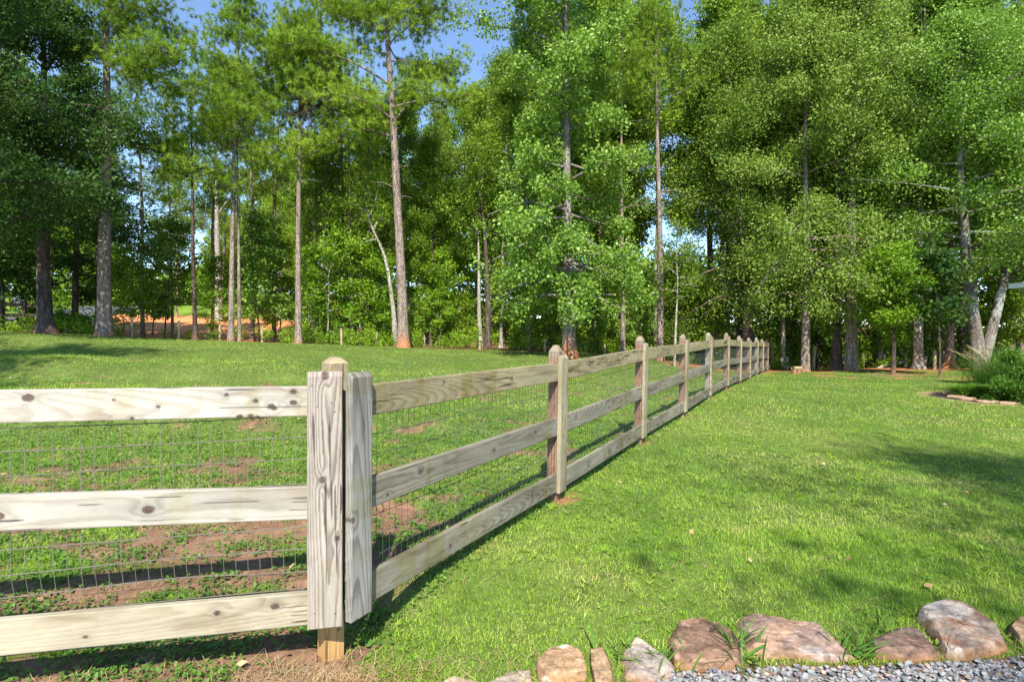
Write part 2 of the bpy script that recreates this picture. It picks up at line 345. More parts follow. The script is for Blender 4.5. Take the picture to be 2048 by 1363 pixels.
def gcol(x, y):
    n = fbm(x*3, y*3, 1, 4)[:, None]; n2 = fbm(x*.6, y*.6, 2, 3)[:, None]; fine = vn(x*25, y*25, 44)[:, None]
    grass = np.array([.075, .125, .03])*(.7+.6*n)+np.array([.06, .05, .01])*n2
    s = soil(x, y)[:, None]
    so = np.array([.235, .135, .085])*(.65+.6*n)*(.85+.3*fine)
    red = np.array([.42, .17, .08])*(.7+.5*n)
    so = so*(1-ss(14, 22, y)[:, None])+red*ss(14, 22, y)[:, None]
    xf = np.interp(y, fy, fx); nearf = (np.exp(-((x-xf)/.25)**2)*(y > 3.8)*(y < 34)*.8)[:, None]; so = so*(1-nearf*.7)+red*nearf*.7
    c = grass*(1-s)+so*s
    w = strawmask(x, y)[:, None]; c = c*(1-w)+np.array([.30, .17, .09])*w*(.6+.7*fine)
    # moss near the bottom left
    ms = ((y < 2.75)*(x < -.3)*(x > -2))*ss(.52, .62, fbm(x*4, y*4, 66)); ms = ms[:, None]
    c = c*(1-ms*.8)+np.array([.10, .095, .02])*ms*.8
    # woodland floor
    ey = edge_y(x); f = ss(-.3, .5, y-ey+(n[:, 0]-.5)*1.2)[:, None]
    leaf = np.array([.20, .105, .055])*(.5+.9*n); green = np.array([.06, .10, .025])*(.6+.8*n)
    fl = leaf*(1-ss(.5, .62, n2))+green*ss(.5, .62, n2); c = c*(1-f)+fl*f
    # orange graded dirt
    ang = x/np.maximum(y, 1); d = ss(-.68, -.655, ang+(n2[:, 0]-.5)*.05)*(1-ss(-.40, -.36, ang+(n2[:, 0]-.5)*.06))*ss(25.2, 26.2, y)*(1-ss(49, 52, y+(n[:, 0]-.5)*4))
    d = d[:, None]; c = c*(1-d)+np.array([.78, .30, .125])*(.85+.3*n)*d
    gb = (ss(50, 53, y)*(1-ss(-.33, -.28, ang)))[:, None]; c = c*(1-gb)+np.array([.17, .26, .035])*(.6+.8*n)*gb
    gb = ((ang < -.70)*ss(24, 26, y))[:, None]*1.0; c = c*(1-gb)+np.array([.12, .19, .035])*(.5+.9*n)*gb
    # tan bank seen between the trunks
    tb = (np.exp(-((ang-.23)/.04)**2)*ss(36, 40, y)*(1-ss(48, 52, y)))[:, None]; c = c*(1-tb)+np.array([.5, .30, .15])*tb
    rd = (ss(.50, .6, n2[:, 0]+.05)*ss(-.15, -.05, ang)*(1-ss(.12, .2, ang))*ss(27, 29, y)*(1-ss(40, 46, y)))[:, None]
    c = c*(1-rd*.8)+np.array([.38, .155, .08])*rd*.8
    # clay collars round trunks come from the bark material
    b = bedmask(x, y); m = (1-ss(.92, 1.0, b))[:, None]; c = c*(1-m)+np.array([.05, .04, .042])*(.6+.8*fine)*m
    e = (ss(.94, 1.0, b)*(1-ss(1.1, 1.2, b)))[:, None]; c = c*(1-e)+np.array([.30, .20, .12])*e
    g0 = (1-ss(.06, .2, y-gravel_line(x)))[:, None]*(x > .1)[:, None]; c = c*(1-g0)+np.array([.13, .085, .055])*(.5+fine)*g0
    g = (1-ss(-.03, .03, y-gravel_line(x)))[:, None]*(x > .35)[:, None]; c = c*(1-g)+np.array([.17, .16, .155])*(.6+.8*fine)*g
    # bare rings in the back lawn
    r = np.hypot(x-P(1785, 748, 21.6).x, (y-21.7)*1.2); rr = (1-ss(.55, .8, r+(n[:, 0]-.5)*.3))[:, None]; c = c*(1-rr)+np.array([.24, .15, .10])*rr
    return np.clip(c, .004, .9)

def build_ground():
    nx, ny = 760, 820
    t = np.linspace(-1, 1, nx); xs = 420*np.sinh(6.6*t)/math.sinh(6.6)
    t = np.linspace(-1, 1, ny); ys = 3.2+500*np.sinh(6.8*(t+.0))/math.sinh(6.8)
    X, Y = np.meshgrid(xs, ys); x = X.ravel(); y = Y.ravel()
    z = terrain(x, y)
    n = fbm(x*9, y*9, 12, 3); so = soil(x, y)
    z = z+(n-.5)*.03*so*ss(0, 2, np.hypot(x, y))
    i = np.arange(ny-1)[:, None]*nx+np.arange(nx-1)[None, :]
    F = np.stack([i, i+1, i+nx+1, i+nx], -1).reshape(-1, 4)
    me = np_mesh('ground', np.stack([x, y, z], 1), F, M['ground'], True, gcol(x, y))
    o = link_mesh(me, 'ground'); tag(o, kind='structure')
build_ground()

def leaf_quads(cent, size, asp, r, up=.6, droop=0.0):
    n = len(cent)
    nr = r.normal(0, 1, (n, 3)); nr /= np.linalg.norm(nr, axis=1)[:, None]; nr[:, 2] += up; nr /= np.linalg.norm(nr, axis=1)[:, None]
    rd = r.normal(0, 1, (n, 3)); rd[:, 2] -= droop; d = np.cross(nr, np.cross(rd, nr)); d /= np.linalg.norm(d, axis=1)[:, None]+1e-9; s = np.cross(nr, d)
    L = size*r.uniform(.6, 1.25, n)[:, None]; w = L*asp
    V = np.stack([cent, cent+d*L*.45+s*w*.5-nr*L*.06, cent+d*L-nr*L*.12, cent+d*L*.45-s*w*.5-nr*L*.06], 1).reshape(-1, 3)
    return V, np.arange(n*4).reshape(-1, 4)
# ------------------------------------------------------------------ grass
rng = np.random.default_rng(7)
def in_lawn(x, y):
    ok = y < edge_y(x)+.3
    ok &= bedmask(x, y) > 1.02
    ok &= ~((x > .3) & (y < gravel_line(x)+.05))
    # under the stones
    return ok
def blades(x, y, z, L, w, tilt, az, bend, two):
    """curved blades as 5-vertex (two) or 3-vertex strips"""
    n = len(x); base = np.stack([x, y, z], 1)
    d = np.stack([np.cos(az)*np.sin(tilt), np.sin(az)*np.sin(tilt), np.cos(tilt)], 1)
    sa = az+PI/2+rng.uniform(-.9, .9, n); s = np.stack([np.cos(sa), np.sin(sa), np.zeros(n)], 1)*w[:, None]*.5
    t2 = np.minimum(tilt+bend, 1.75); d2 = np.stack([np.cos(az)*np.sin(t2), np.sin(az)*np.sin(t2), np.cos(t2)], 1)
    if two:
        m = base+d*(L*.55)[:, None]; tip = m+d2*(L*.45)[:, None]
        V = np.stack([base-s, base+s, m+s*.8, m-s*.8, tip], 1).reshape(-1, 3)
        i = np.arange(n)[:, None]*5
        return V, [i+np.array([0, 1, 2, 3]), i+np.array([3, 2, 4])]
    tip = base+(d+d2)*(L*.5)[:, None]
    V = np.stack([base-s, base+s, tip], 1).reshape(-1, 3)
    return V, [np.arange(n*3).reshape(-1, 3)]
def scatter(n, y0, y1, p, ang=1.02, extra=1.2):
    """points with areal density ~ y^-p between depths y0 and y1, wider than the frame"""
    u = rng.random(n); q = 2-p
    y = (y0**q+u*(y1**q-y0**q))**(1/q) if abs(q) > 1e-6 else y0*(y1/y0)**u
    x = rng.uniform(-1, 1, n)*(ang*y*.86+extra); return x, y
def build_grass():
    g = MB()
    def add(n, y0, y1, p, L0, w0, two):
        x, y = scatter(n, y0, y1, p)
        so = soil(x, y); k = in_lawn(x, y) & (rng.random(n) > so*(.80+.4*vn(x*16, y*16, 83))) & (rng.random(n) > strawmask(x, y)*1.1)
        pn = fbm(x*1.1, y*1.1, 77, 3)
        k &= rng.random(n) < .5+pn*.9
        x, y = x[k], y[k]; pn = pn[k]; n = len(x); z = terrain(x, y)-.004
        sc = .75+.6*fbm(x*.8, y*.8, 21, 2)
        L = L0*rng.uniform(.5, 1.35, n)*sc; w = w0*rng.uniform(.6, 1.3, n)
        tilt = np.abs(rng.normal(.92, .42, n)); V, F = blades(x, y, z, L, w, tilt, rng.uniform(0, 2*PI, n), rng.uniform(.1, .9, n), two)
        g.add(V, F)
    add(330000, 2.2, 4.6, .6, .034, .0036, True)
    add(380000, 4.6, 9.5, 1.5, .040, .0055, False)
    add(340000, 9.5, 27, 2.0, .046, .012, False)
    # flat crabgrass stars
    n = 5500; x, y = scatter(n, 2.2, 9, 1.1); k = in_lawn(x, y) & (rng.random(n) > soil(x, y)) & (rng.random(n) > strawmask(x, y)) & (fbm(x*1.4, y*1.4, 61, 3) > .43)
    x, y = x[k], y[k]; m = 8; n = len(x)*m; xx = np.repeat(x, m)+rng.normal(0, .006, n); yy = np.repeat(y, m)+rng.normal(0, .006, n); zz = terrain(xx, yy)+rng.uniform(.004, .022, n)
    V, F = blades(xx, yy, zz, rng.uniform(.025, .06, n), rng.uniform(.004, .0065, n), rng.uniform(.7, 1.3, n), rng.uniform(0, 2*PI, n), rng.uniform(0, .5, n), True); g.add(V, F)
    o = g.build('lawn_grass', M['grass']); tag(o, 'short green mown lawn grass with pale blades', 'grass', kind='stuff')
build_grass()
def build_weeds():
    """low broad-leaved ground cover in and around the bare patches of the enclosure"""
    n = 21000; x, y = scatter(n, 2.6, 9, 1.2, 1.05)
    so = soil(x, y); cl = fbm(x*3.5, y*3.5, 51, 3)
    k = left_of_fence(x, y) & (rng.random(n) < np.where(so > .5, ss(.44, .58, cl)*.9+.10, .6)) & (strawmask(x, y) < .5)
    x, y = x[k], y[k]
    m = 9; n = len(x)*m
    cx = np.repeat(x, m)+rng.normal(0, .035, n); cy = np.repeat(y, m)+rng.normal(0, .035, n); cz_ = terrain(cx, cy)+rng.uniform(.006, .035, n)
    az = rng.uniform(0, 2*PI, n); ln = rng.uniform(.014, .034, n); ti = rng.normal(.1, .45, n)
    d = np.stack([np.cos(az)*np.cos(ti), np.sin(az)*np.cos(ti), np.sin(ti)], 1)*ln[:, None]
    s = np.stack([-np.sin(az), np.cos(az), rng.normal(0, .4, n)], 1)*(ln*.38)[:, None]; c = np.stack([cx, cy, cz_], 1)
    V = np.stack([c-d*.5, c+s*.8, c+d*.5, c-s*.8], 1).reshape(-1, 3); F = np.arange(n*4).reshape(-1, 4)
    g = MB(); g.add(V, F)
    o = g.build('weeds', M['weed']); tag(o, 'low broad-leaved weeds creeping over bare soil', 'weeds', kind='stuff')
build_weeds()
def build_straw():
    n = 1300; x = rng.normal(-.84, .20, n); y = rng.normal(2.62, .10, n)
    x2 = rng.uniform(-2.4, .3, 1500); y2 = rng.uniform(2.3, 2.75, 1500); x = np.r_[x, x2]; y = np.r_[y, y2]
    x3, y3 = scatter(9000, 2.3, 7, .8); k = (rng.random(9000) < .12+.7*(fbm(x3*2, y3*2, 90, 3) > .56)) & in_lawn(x3, y3); x = np.r_[x, x3[k]]; y = np.r_[y, y3[k]]; n = len(x)
    z = terrain(x, y)+rng.uniform(0, .02, n)
    V, F = blades(x, y, z, rng.uniform(.03, .11, n), rng.uniform(.0015, .0032, n), rng.uniform(1.1, 1.55, n), rng.uniform(0, 2*PI, n), rng.uniform(-.6, .6, n), True)
    g = MB(); g.add(V, F); x, y = scatter(260, 2.4, 14, 1.2); c = np.stack([x, y, terrain(x, y)+.03], 1); V, F = leaf_quads(c, .05, .7, rng, up=1.5); g.add(V, F); o = g.build('dry_straw', M['straw']); tag(o, 'dry tan straw and grass clippings on the ground', 'straw', kind='stuff')
build_straw()

# ------------------------------------------------------------------ wood boards
def wood_color(u, v, t, seed, tone, knots, L, W, stain=.5, ring=.011, dep=.05, slope=.05):
    """log rings cut by the board, knots, bleached and stained; u along, v across, t depth"""
    lt, dk = np.array(tone[0]), np.array(tone[1])
    wob = (vn(u*.75+seed, v*3, seed)-.5)*.045+(vn(u*1.7, v*3+seed, seed+1)-.5)*.010
    cv = (((seed*7919) % 100)/100-.5)*W*.7
    du = dep+(.035*np.sin(u*1.7+seed) if slope == .05 else 0)+slope*u*(1 if seed % 2 else -1)
    vv = v-cv+wob*.5; tt = t+du+wob
    dark_k = np.zeros_like(u); halo = np.zeros_like(u)
    R = np.sqrt(vv*vv+tt*tt)
    for (ku, kv, kr) in knots:
        dx = (u-ku)*.72; dy = v-kv; d = np.sqrt(dx*dx+dy*dy)
        R = R+kr*1.6*np.exp(-(d/(kr*2.2))**2)*np.sign(dy+1e-6)*.6
        n = kr*(.92+.25*vn(u*160, v*160, seed+3))
        dark_k = np.maximum(dark_k, 1-ss(n*.75, n*1.0, d)); halo = np.maximum(halo, np.exp(-(d/(kr*2))**2))
    ph = R/ring+(vn(u*6, v*60, seed+5)-.5)*.35; fr = ph-np.floor(ph)
    late = ss(.35, .88, fr)*(1-ss(.93, 1.0, fr))
    strength = .35+.65*vn(u*.9, v*6, seed+8)
    mix = np.clip(late*1.05*strength+.30*vn(u*5, v*240, seed+9), 0, 1)
    g = fbm(u*2.2, v*9, seed+11, 3)
    c = lt*(1-mix[:, None])+dk*mix[:, None]
    c = c*(.70+.60*g[:, None])
    st = (ss(.50, .72, fbm(u*14+seed, v*2.5, seed+13, 4))*ss(.35, .6, fbm(u*1.6, v*7+seed, seed+14, 3)))[:, None]*stain
    c = c*(1-st)+c*np.array([.80, .80, .46])*st
    c = c*(1-halo[:, None]*.18)
    # rings inside the knot
    c = c*(1-dark_k[:, None])+np.array([.12, .085, .07])*(.5+.9*vn(np.hypot(u, v)*600, v*90, seed+2))[:, None]*dark_k[:, None]
    # short checks and cracks
    cr = ss(.80, .86, vn(u*3.5+seed, v*130, seed+21))*ss(.45, .6, vn(u*1.5, v*10, seed+22)); c = c*(1-.72*cr[:, None])
    c = c*(1-.35*(ss(.5, .75, fbm(u*3+seed, v*16, seed+31, 4))*.8)[:, None]*np.array([.8, .95, 1.1]))
    return np.clip(c, .01, .93)
def board(name, L, W, T, du, seed, tone, knots=(), cham=0, stain=.5, spots=(), ring=.011, dep=.05, tip=None, slope=.05):
    mb = MB(); nu = max(2, int(L/du)+1); nv = max(3, int(W/du)+1)
    us = np.linspace(-L/2, L/2, nu); vs = np.linspace(-W/2, W/2, nv); e = .0022
    def col(u, v, t):
        c = wood_color(u, v, t, seed, tone, knots, L, W, stain, ring, dep, slope)
        for (su, sv) in spots:
            d = np.hypot(u-su, v-sv); c = c*(1-.8*(1-ss(.002, .0045, d))[:, None])
        if tip is not None:
            k = tip[0](u, v)[:, None]; c = c*(1-k)+np.array(tip[1])*k
        return c
    def sheet(U, Vv, Tt, flip=False):
        a, b = U.shape; u = U.ravel(); v = Vv.ravel(); t = Tt.ravel()
        t2 = t.copy()
        if cham:
            k = u > L/2-cham; t2[k] += (u[k]-(L/2-cham))*1.05*(1-t[k]/T)
        i = np.arange(a-1)[:, None]*b+np.arange(b-1)[None, :]
        F = np.stack([i, i+1, i+b+1, i+b], -1).reshape(-1, 4)
        if flip: F = F[:, ::-1]
        # slightly uneven, hand-sawn surface
        off = (vn(u*9, v*30, seed+40)-.5)*.0012
        mb.add(np.stack([u, t2+off, v], 1), F, col(u, v, t))
    U, Vv = np.meshgrid(us, vs, indexing='ij')
    edge = (np.abs(Vv) > W/2-1e-6) | (np.abs(U) > L/2-1e-6)
    sheet(U, Vv*(1-0*edge), np.where(edge, e, 0.0), True)
    U2, V2 = np.meshgrid(us[::4] if nu > 12 else us, np.array([-W/2, 0, W/2]), indexing='ij'); U2 = U2.copy(); U2[-1, :] = L/2
    sheet(U2, V2, np.full_like(U2, T))
    for s in (-1, 1):
        Ue, Te = np.meshgrid(us, np.linspace(e, T, 7 if du < .008 else 3), indexing='ij'); sheet(Ue, np.full_like(Ue, s*W/2), Te, s > 0)
        Ve, Te = np.meshgrid(vs, np.array([e, T*.5, T]), indexing='ij'); sheet(np.full_like(Ve, s*L/2), Ve, Te, s < 0)
    return mb.mesh(name, M['wood'], False)
def frame_matrix(o, x, n, zhint=None):
    """local x = x, local -y = n (outward), local z = up-ish"""
    x = Vector(x).normalized(); y = -Vector(n); y = (y-x*y.dot(x)).normalized(); z = x.cross(y).normalized()
    m = Matrix((x, y, z)).transposed().to_4x4(); m.translation = Vector(o); return m
def post_mesh(name, H, w, du, seed, tone, cap=.055, tip=None, stain=.5):
    """square post standing on local z=0, pyramid-chamfered top"""
    mb = MB(); nh = max(3, int(H/du)+1); nw = max(2, int(w/du)+1); h = w/2
    zs = np.linspace(0, H-cap, nh); ws = np.linspace(-h, h, nw)
    Zg, Wg = np.meshgrid(zs, ws, indexing='ij')
    for k in range(4):
        a = k*PI/2; ca_, sa_ = math.cos(a), math.sin(a)
        i = np.arange(nh-1)[:, None]*nw+np.arange(nw-1)[None, :]; F = np.stack([i, i+1, i+nw+1, i+nw], -1).reshape(-1, 4)
        lx = Wg.ravel(); ly = np.full(lx.shape, -h); x = lx*ca_-ly*sa_; y = lx*sa_+ly*ca_; z = Zg.ravel()
        def cc(x, y, z):
            c = wood_color(z, x, y+h, seed, tone, (), H, w, stain)
            if tip is not None:
                q = tip[0](z)[:, None]; c = c*(1-q)+c.mean(1, keepdims=True)/.35*np.array(tip[1])*q
            return c
        mb.add(np.stack([x, y, z], 1), F, cc(x, y, z))
        # chamfer and flat
        q = h*.42
        lx = np.array([-h, h, q, -q]); ly = np.array([-h, -h, -q, -q]); zz = np.array([H-cap, H-cap, H-.004, H-.004])
        x = lx*ca_-ly*sa_; y = lx*sa_+ly*ca_; mb.add(np.stack([x, y, zz], 1), np.array([[0, 1, 2, 3]]), cc(x, y, zz)*1.05)
        lx = np.array([-q, q, 0]); ly = np.array([-q, -q, 0]); zz = np.array([H-.004, H-.004, H]); x = lx*ca_-ly*sa_; y = lx*sa_+ly*ca_
        mb.add(np.stack([x, y, zz], 1), np.array([[0, 1, 2]]), cc(x, y, zz)*1.05)
    return mb.mesh(name, M['wood'], False)

SILVER = ((.39, .345, .295), (.19, .158, .135))
WHITE = ((.455, .425, .365), (.355, .325, .27))
LOWR = ((.43, .39, .29), (.30, .26, .175))
GREY = ((.285, .262, .205), (.165, .145, .11))
TAN = ((.37, .315, .19), (.25, .205, .115))
PALE = ((.37, .325, .225), (.24, .20, .125))
SIDEP = ((.34, .325, .295), (.15, .14, .125))
POST = ((.34, .20, .14), (.18, .095, .062))
POSTC = ((.42, .34, .225), (.26, .20, .12))

fence = thing('rail_fence', 'weathered three-rail wooden fence with wire mesh, turning a corner near the gravel', 'fence', (fence_pts[0].x, fence_pts[0].y, tz(fence_pts[0].x, fence_pts[0].y)))
FI = Matrix.Translation(-fence.location)
def put(me, name, mtx, label=None):
    o = link_mesh(me, name, fence); o.matrix_local = FI @ mtx
    if label: o['label'] = label
    return o
RH = [(.012, .150), (.478, .148), (.928, .150)]      # rail bottoms above plank bottom, heights
PH = 1.14
def wires(A, B, r):
    """thin three-sided prisms from A to B, vectorised"""
    A = np.asarray(A, float); B = np.asarray(B, float); n = len(A); D = B-A; D /= np.linalg.norm(D, axis=1)[:, None]+1e-9
    ref = np.where(np.abs(D[:, 2:3]) > .7, np.array([[1., 0, 0]]), np.array([[0, 0, 1.]])); U = np.cross(D, ref); U /= np.linalg.norm(U, axis=1)[:, None]; W_ = np.cross(D, U)
    V = []
    for Q in (A, B):
        for k in range(3):
            a = k*2*PI/3; V.append(Q+r*(U*math.cos(a)+W_*math.sin(a)))
    V = np.stack(V, 1).reshape(-1, 3); i = np.arange(n)[:, None]*6
    F = np.concatenate([i+np.array([k, (k+1) % 3, 3+(k+1) % 3, 3+k]) for k in range(3)])
    return V, F
def mesh_span(mb, p0, p1, h, z0, r=.0013, bend=None, sp=.0508, hs=.1016, wob=.004, seed=0, top0=None):
    """welded wire between two ground-level points p0,p1 (numpy), from z0 above them to h"""
    p0 = np.array(p0, float); p1 = np.array(p1, float); L = np.linalg.norm(p1-p0); nv_ = int(L/sp); nh_ = int(round((h-z0)/hs))
    nrm = np.cross((p1-p0)/L, [0, 0, 1])
    def pt(u, k):
        u = np.asarray(u, float); z = z0+k*hs
        q = p0+(p1-p0)*(u/L)[:, None]+np.array([0, 0, 1.])*np.asarray(z)[..., None]
        q = q+nrm*((vn(u*2.3, k*.7+np.zeros_like(u), seed)-.5)*wob*2)[:, None]+(np.array([0, 0, 1.])*((vn(u*1.7, k*1.3+np.zeros_like(u), seed+3)-.5)*wob*2)[:, None])
        if bend is not None: q = q+nrm*(bend(np.asarray(z)+np.zeros_like(u))+0*u)[:, None]
        return q
    us = np.linspace(0, L, nv_+1)
    for k in range(nh_+1):
        pts = pt(us, k); V, F = wires(pts[:-1], pts[1:], r*1.7); mb.add(V, F)
    for k in range(nh_):
        j = us+(vn(us*19, us*0+k, seed+8)-.5)*.004
        V, F = wires(pt(us, k), pt(us, k+1), r); mb.add(V, F)

def build_fence():
    # --- right (receding) run
    mesh_r = MB(); n0 = len(fence_pts)
    shared = {}
    for k in range(n0):
        p = fence_pts[k]; a = fence_pts[max(0, k-1)]; b = fence_pts[min(n0-1, k+1)]
        if k == 0: d = Vector((.459, .888, 0))
        else: d = Vector((b.x-a.x, b.y-a.y, 0)).normalized()
        n = Vector((d.y, -d.x, 0))
        lean = Vector((.006 if k else -.004, 0, 1)).normalized()
        # plank over the rail ends
        if k == 0:
            me = board('plank', 1.145, .14, .038, .0042, 31, SIDEP, ((-.1, .062, .012),), .022, .5,
                       ((.43, -.05), (.44, .048), (-.49, -.04), (-.46, .05), (.02, -.055)), .0085, .13, None, .02)
            c = Vector((-.706, 2.792, 0)); c.z = p.z-.005+1.145/2
        else:
            key = 'pl%d' % (k if k < 4 else 4+k % 3)
            if key not in shared:
                du = .006 if k == 1 else (.01 if k < 4 else .03)
                shared[key] = board('plank', PH, .14, .034, du, 50+k, PALE, ((.1*k-.2, .02, .01),), .022, .55)
            me = shared[key]; c = Vector((p.x, p.y, p.z+PH/2))
        put(me, 'plank', frame_matrix(c+n*.019, lean, n))
        # post behind the rails
        if k:
            g = tz(c.x, c.y); H = p.z+PH+.085-g+.1
            key = 'po%d' % (k if k < 4 else 4+k % 4)
            if key not in shared:
                tp = (lambda z, H=H: 1-ss(0, .10, np.abs(z-H+.05)), (.50, .42, .30))
                shared[key] = (post_mesh('post', H, .089, .008 if k < 3 else .03, 70+k, POST if k != 4 else SILVER, tip=tp), H)
            me, H0 = shared[key]; zd = Vector((0, 0, 1)); xd = Vector((d.x, d.y, 0))
            q = c-n*.068
            m = Matrix((xd, Vector((-d.y, d.x, 0)), Vector((.004, 0, 1)).normalized()*(H/H0))).transposed().to_4x4(); m.translation = (q.x, q.y, g-.1)
            put(me, 'post', m)
    # rails of the receding run
    for k in range(n0-1):
        A = Vector((-.722, 2.785, fence_pts[0].z-.005)) if k == 0 else fence_pts[k]; B = fence_pts[k+1]
        d = (B-A); L = d.length; n = Vector((d.y, -d.x, 0)).normalized()
        for r, (zb, hh) in enumerate(RH):
            tone = GREY if r < 2 else TAN
            kn = {0: ((-.42, -.02, .014), (.7, .01, .012), (.95, -.02, .014), (.2, .03, .008)), 1: ((-.72, .02, .014), (.1, -.01, .013), (.75, .02, .012), (-1.0, -.04, .01)), 2: ((.35, .0, .012), (-.5, .04, .009))}[r]
            if k < 3:
                kk = tuple((u*(1+.1*k)-.13*k, v, s) for u, v, s in kn)
                me = board('rail', L-.004, hh, .030, (.0055, .009, .014)[k], 101+k*7+r*13, tone, kk, 0, .7, (), .012, .06+.02*r)
            else:
                key = 'ra%d_%d' % (k % 3, r)
                if key not in shared: shared[key] = (board('rail', 2.50, hh, .030, .03, 150+k*5+r, tone, kn, 0, .7), 2.504)
                me, L0 = shared[key]
            c = (A+B)/2+Vector((0, 0, zb+hh/2)); m = frame_matrix(c-n*.013, d, n)
            if k >= 3: m = m @ Matrix.Diagonal((L/2.504, 1, 1, 1))
            put(me, 'rail', m, 'grey weathered rail' if k == 0 and r < 2 else None)
        q0 = A-n*.047; q1 = B-n*.047
        q0.z = A.z; q1.z = B.z
        g = .02
        mesh_span(mesh_r, q0, q1, .985, -.045 if k else -.09, r=.0012, seed=k, bend=lambda z: (z < .02)*(z-.02)*.5)
    o = mesh_r.build('wire_mesh', M['wire_dark'], fence); o.matrix_local = FI
    # --- left run
    dl = Vector((math.sin(math.radians(76.3)), math.cos(math.radians(76.3)), 0)); nl = Vector((dl.y, -dl.x, 0))
    c0 = P(650, 1000, 2.72); c0.z = 0
    pb = P(648, 1256, 2.70).z; HP = 1.165
    me = board('plank', HP, .152, .038, .0036, 12, SILVER, ((.095, .012, .013), (-.175, -.055, .011), (.565, .0, .016)), .02, .35,
               ((.40, -.045), (.44, -.03), (.425, .03), (-.03, -.05), (-.52, -.045), (-.51, .045), (.52, .055)), .0085, .075, None, .030)
    put(me, 'plank', frame_matrix(Vector((c0.x, c0.y, pb+HP/2))+nl*.02, Vector((-.006, 0, 1)), nl), 'silvery corner plank with knots and bold arched grain')
    # corner post with its orange foot
    g = tz(-.86, 2.86)
    H = P(678, 712, 2.9).z-g+.25
    tipf = (lambda z, H=H: np.maximum(1-ss(.40, .47, z), 0), (.60, .37, .15))
    me = post_mesh('post', H, .094, .006, 91, POSTC, cap=.03, tip=tipf)
    me2 = me; ang = math.radians(38)
    m = Matrix.Translation((-.862, 2.868, g-.25)) @ Matrix.Rotation(.010, 4, 'Y') @ Matrix.Rotation(ang, 4, 'Z')
    put(me2, 'post', m, 'corner post with a chamfered top and orange-tan foot')
    # far-left post and plank (out of frame, carries the rails)
    E = Vector((c0.x, c0.y, pb))-dl*2.44
    put(board('plank', HP, .14, .034, .03, 13, SILVER), 'plank', frame_matrix(Vector((E.x, E.y, pb-.03+HP/2))+nl*.02, Vector((0, 0, 1)), nl))
    q = E-nl*.07; me = post_mesh('post', HP+.3, .089, .03, 92, POSTC); m = frame_matrix(Vector((q.x, q.y, pb-.2)), dl, nl); put(me, 'post', m)
    ys_l = [(773, 832), (974, 1040), (1188, 1251)]; yl = [(780, 847), (992, 1064), (1240, 1315)]
    knots = [((-.35, .035, .018), (-.04, .02, .006), (.13, -.012, .007), (.52, .005, .010), (.585, -.02, .013), (.40, .035, .008), (.50, -.062, .010), (.455, -.064, .012), (.53, -.068, .008), (.68, .045, .012), (.68, -.005, .013), (.60, -.03, .010), (-.62, -.06, .010), (-.55, .03, .006), (.03, -.06, .008)),
             ((-.46, -.01, .019), (.09, -.005, .020), (.95, -.04, .008)),
             ((.36, .02, .012), (.60, .025, .016), (-.15, -.03, .008))]
    CLIP = []
    for r in range(3):
        Zr = c0.y; Zl = c0.y-math.cos(math.radians(76.3))/math.sin(math.radians(76.3))*(c0.x-P(0, 800, 2.4).x)
        R1 = P(612, ys_l[r][0], Zr-.01); R0 = P(612, ys_l[r][1], Zr-.01)
        L1 = P(0, yl[r][0], Zl); L0 = P(0, yl[r][1], Zl); hh = ((R1.z-R0.z)+(L1.z-L0.z))/2
        Rm = (R1+R0)/2; Lm = (L1+L0)/2; d = (Rm-Lm).normalized()
        endr = Rm+d*.09; endl = Rm-d*2.40; L = (endr-endl).length
        kn = tuple((u+.42, v, s) for u, v, s in knots[r])
        me = board('rail', L, hh, .032, .0044, 201+r*2, (WHITE, WHITE, LOWR)[r], kn, 0, .35, (), .014, .07)
        put(me, 'rail', frame_matrix((endr+endl)/2-nl*.012, d, nl), ('bleached top rail dotted with dark knots', 'pale middle rail with two round knots', 'pale lower rail with a yellowish edge')[r])
    ml = MB()
    A = Vector((c0.x, c0.y, pb))-nl*.05-dl*2.42; B = Vector((c0.x, c0.y, pb))-nl*.05+dl*.02
    A.z = pb-.03
    mesh_span(ml, A, B, .98, -.06, r=.0015, seed=77, wob=.012, bend=lambda z: (z < .30)*(.30-z)*-.42+(z < .06)*(.06-z)*.3+.0*z)
    # loose bottom wires kicked out below the rail
    u = np.arange(0, 1.9, .052); base = np.array(Vector((c0.x, c0.y, 0))-dl*.06+nl*.12)
    pts = base[None]-np.array(dl)[None]*u[:, None]; pts[:, 2] = terrain(pts[:, 0], pts[:, 1])+.045-.012*u+(vn(u*3, u*0, 5)-.5)*.02
    V, F = wires(pts[:-1], pts[1:], .0016); ml.add(V, F)
    lo = pts+np.array(nl)*.085; lo[:, 2] = terrain(lo[:, 0], lo[:, 1])+.012; V, F = wires(lo[:-1], lo[1:], .0016); ml.add(V, F)
    up = pts-np.array(nl)*.03; up[:, 2] = pts[:, 2]+.05
    jit = rng.normal(0, .006, pts.shape); V, F = wires(pts, lo+jit, .0014); ml.add(V, F); V, F = wires(pts, up+jit, .0014); ml.add(V, F)
    o = ml.build('wire_mesh', M['wire'], fence); o.matrix_local = FI
build_fence()

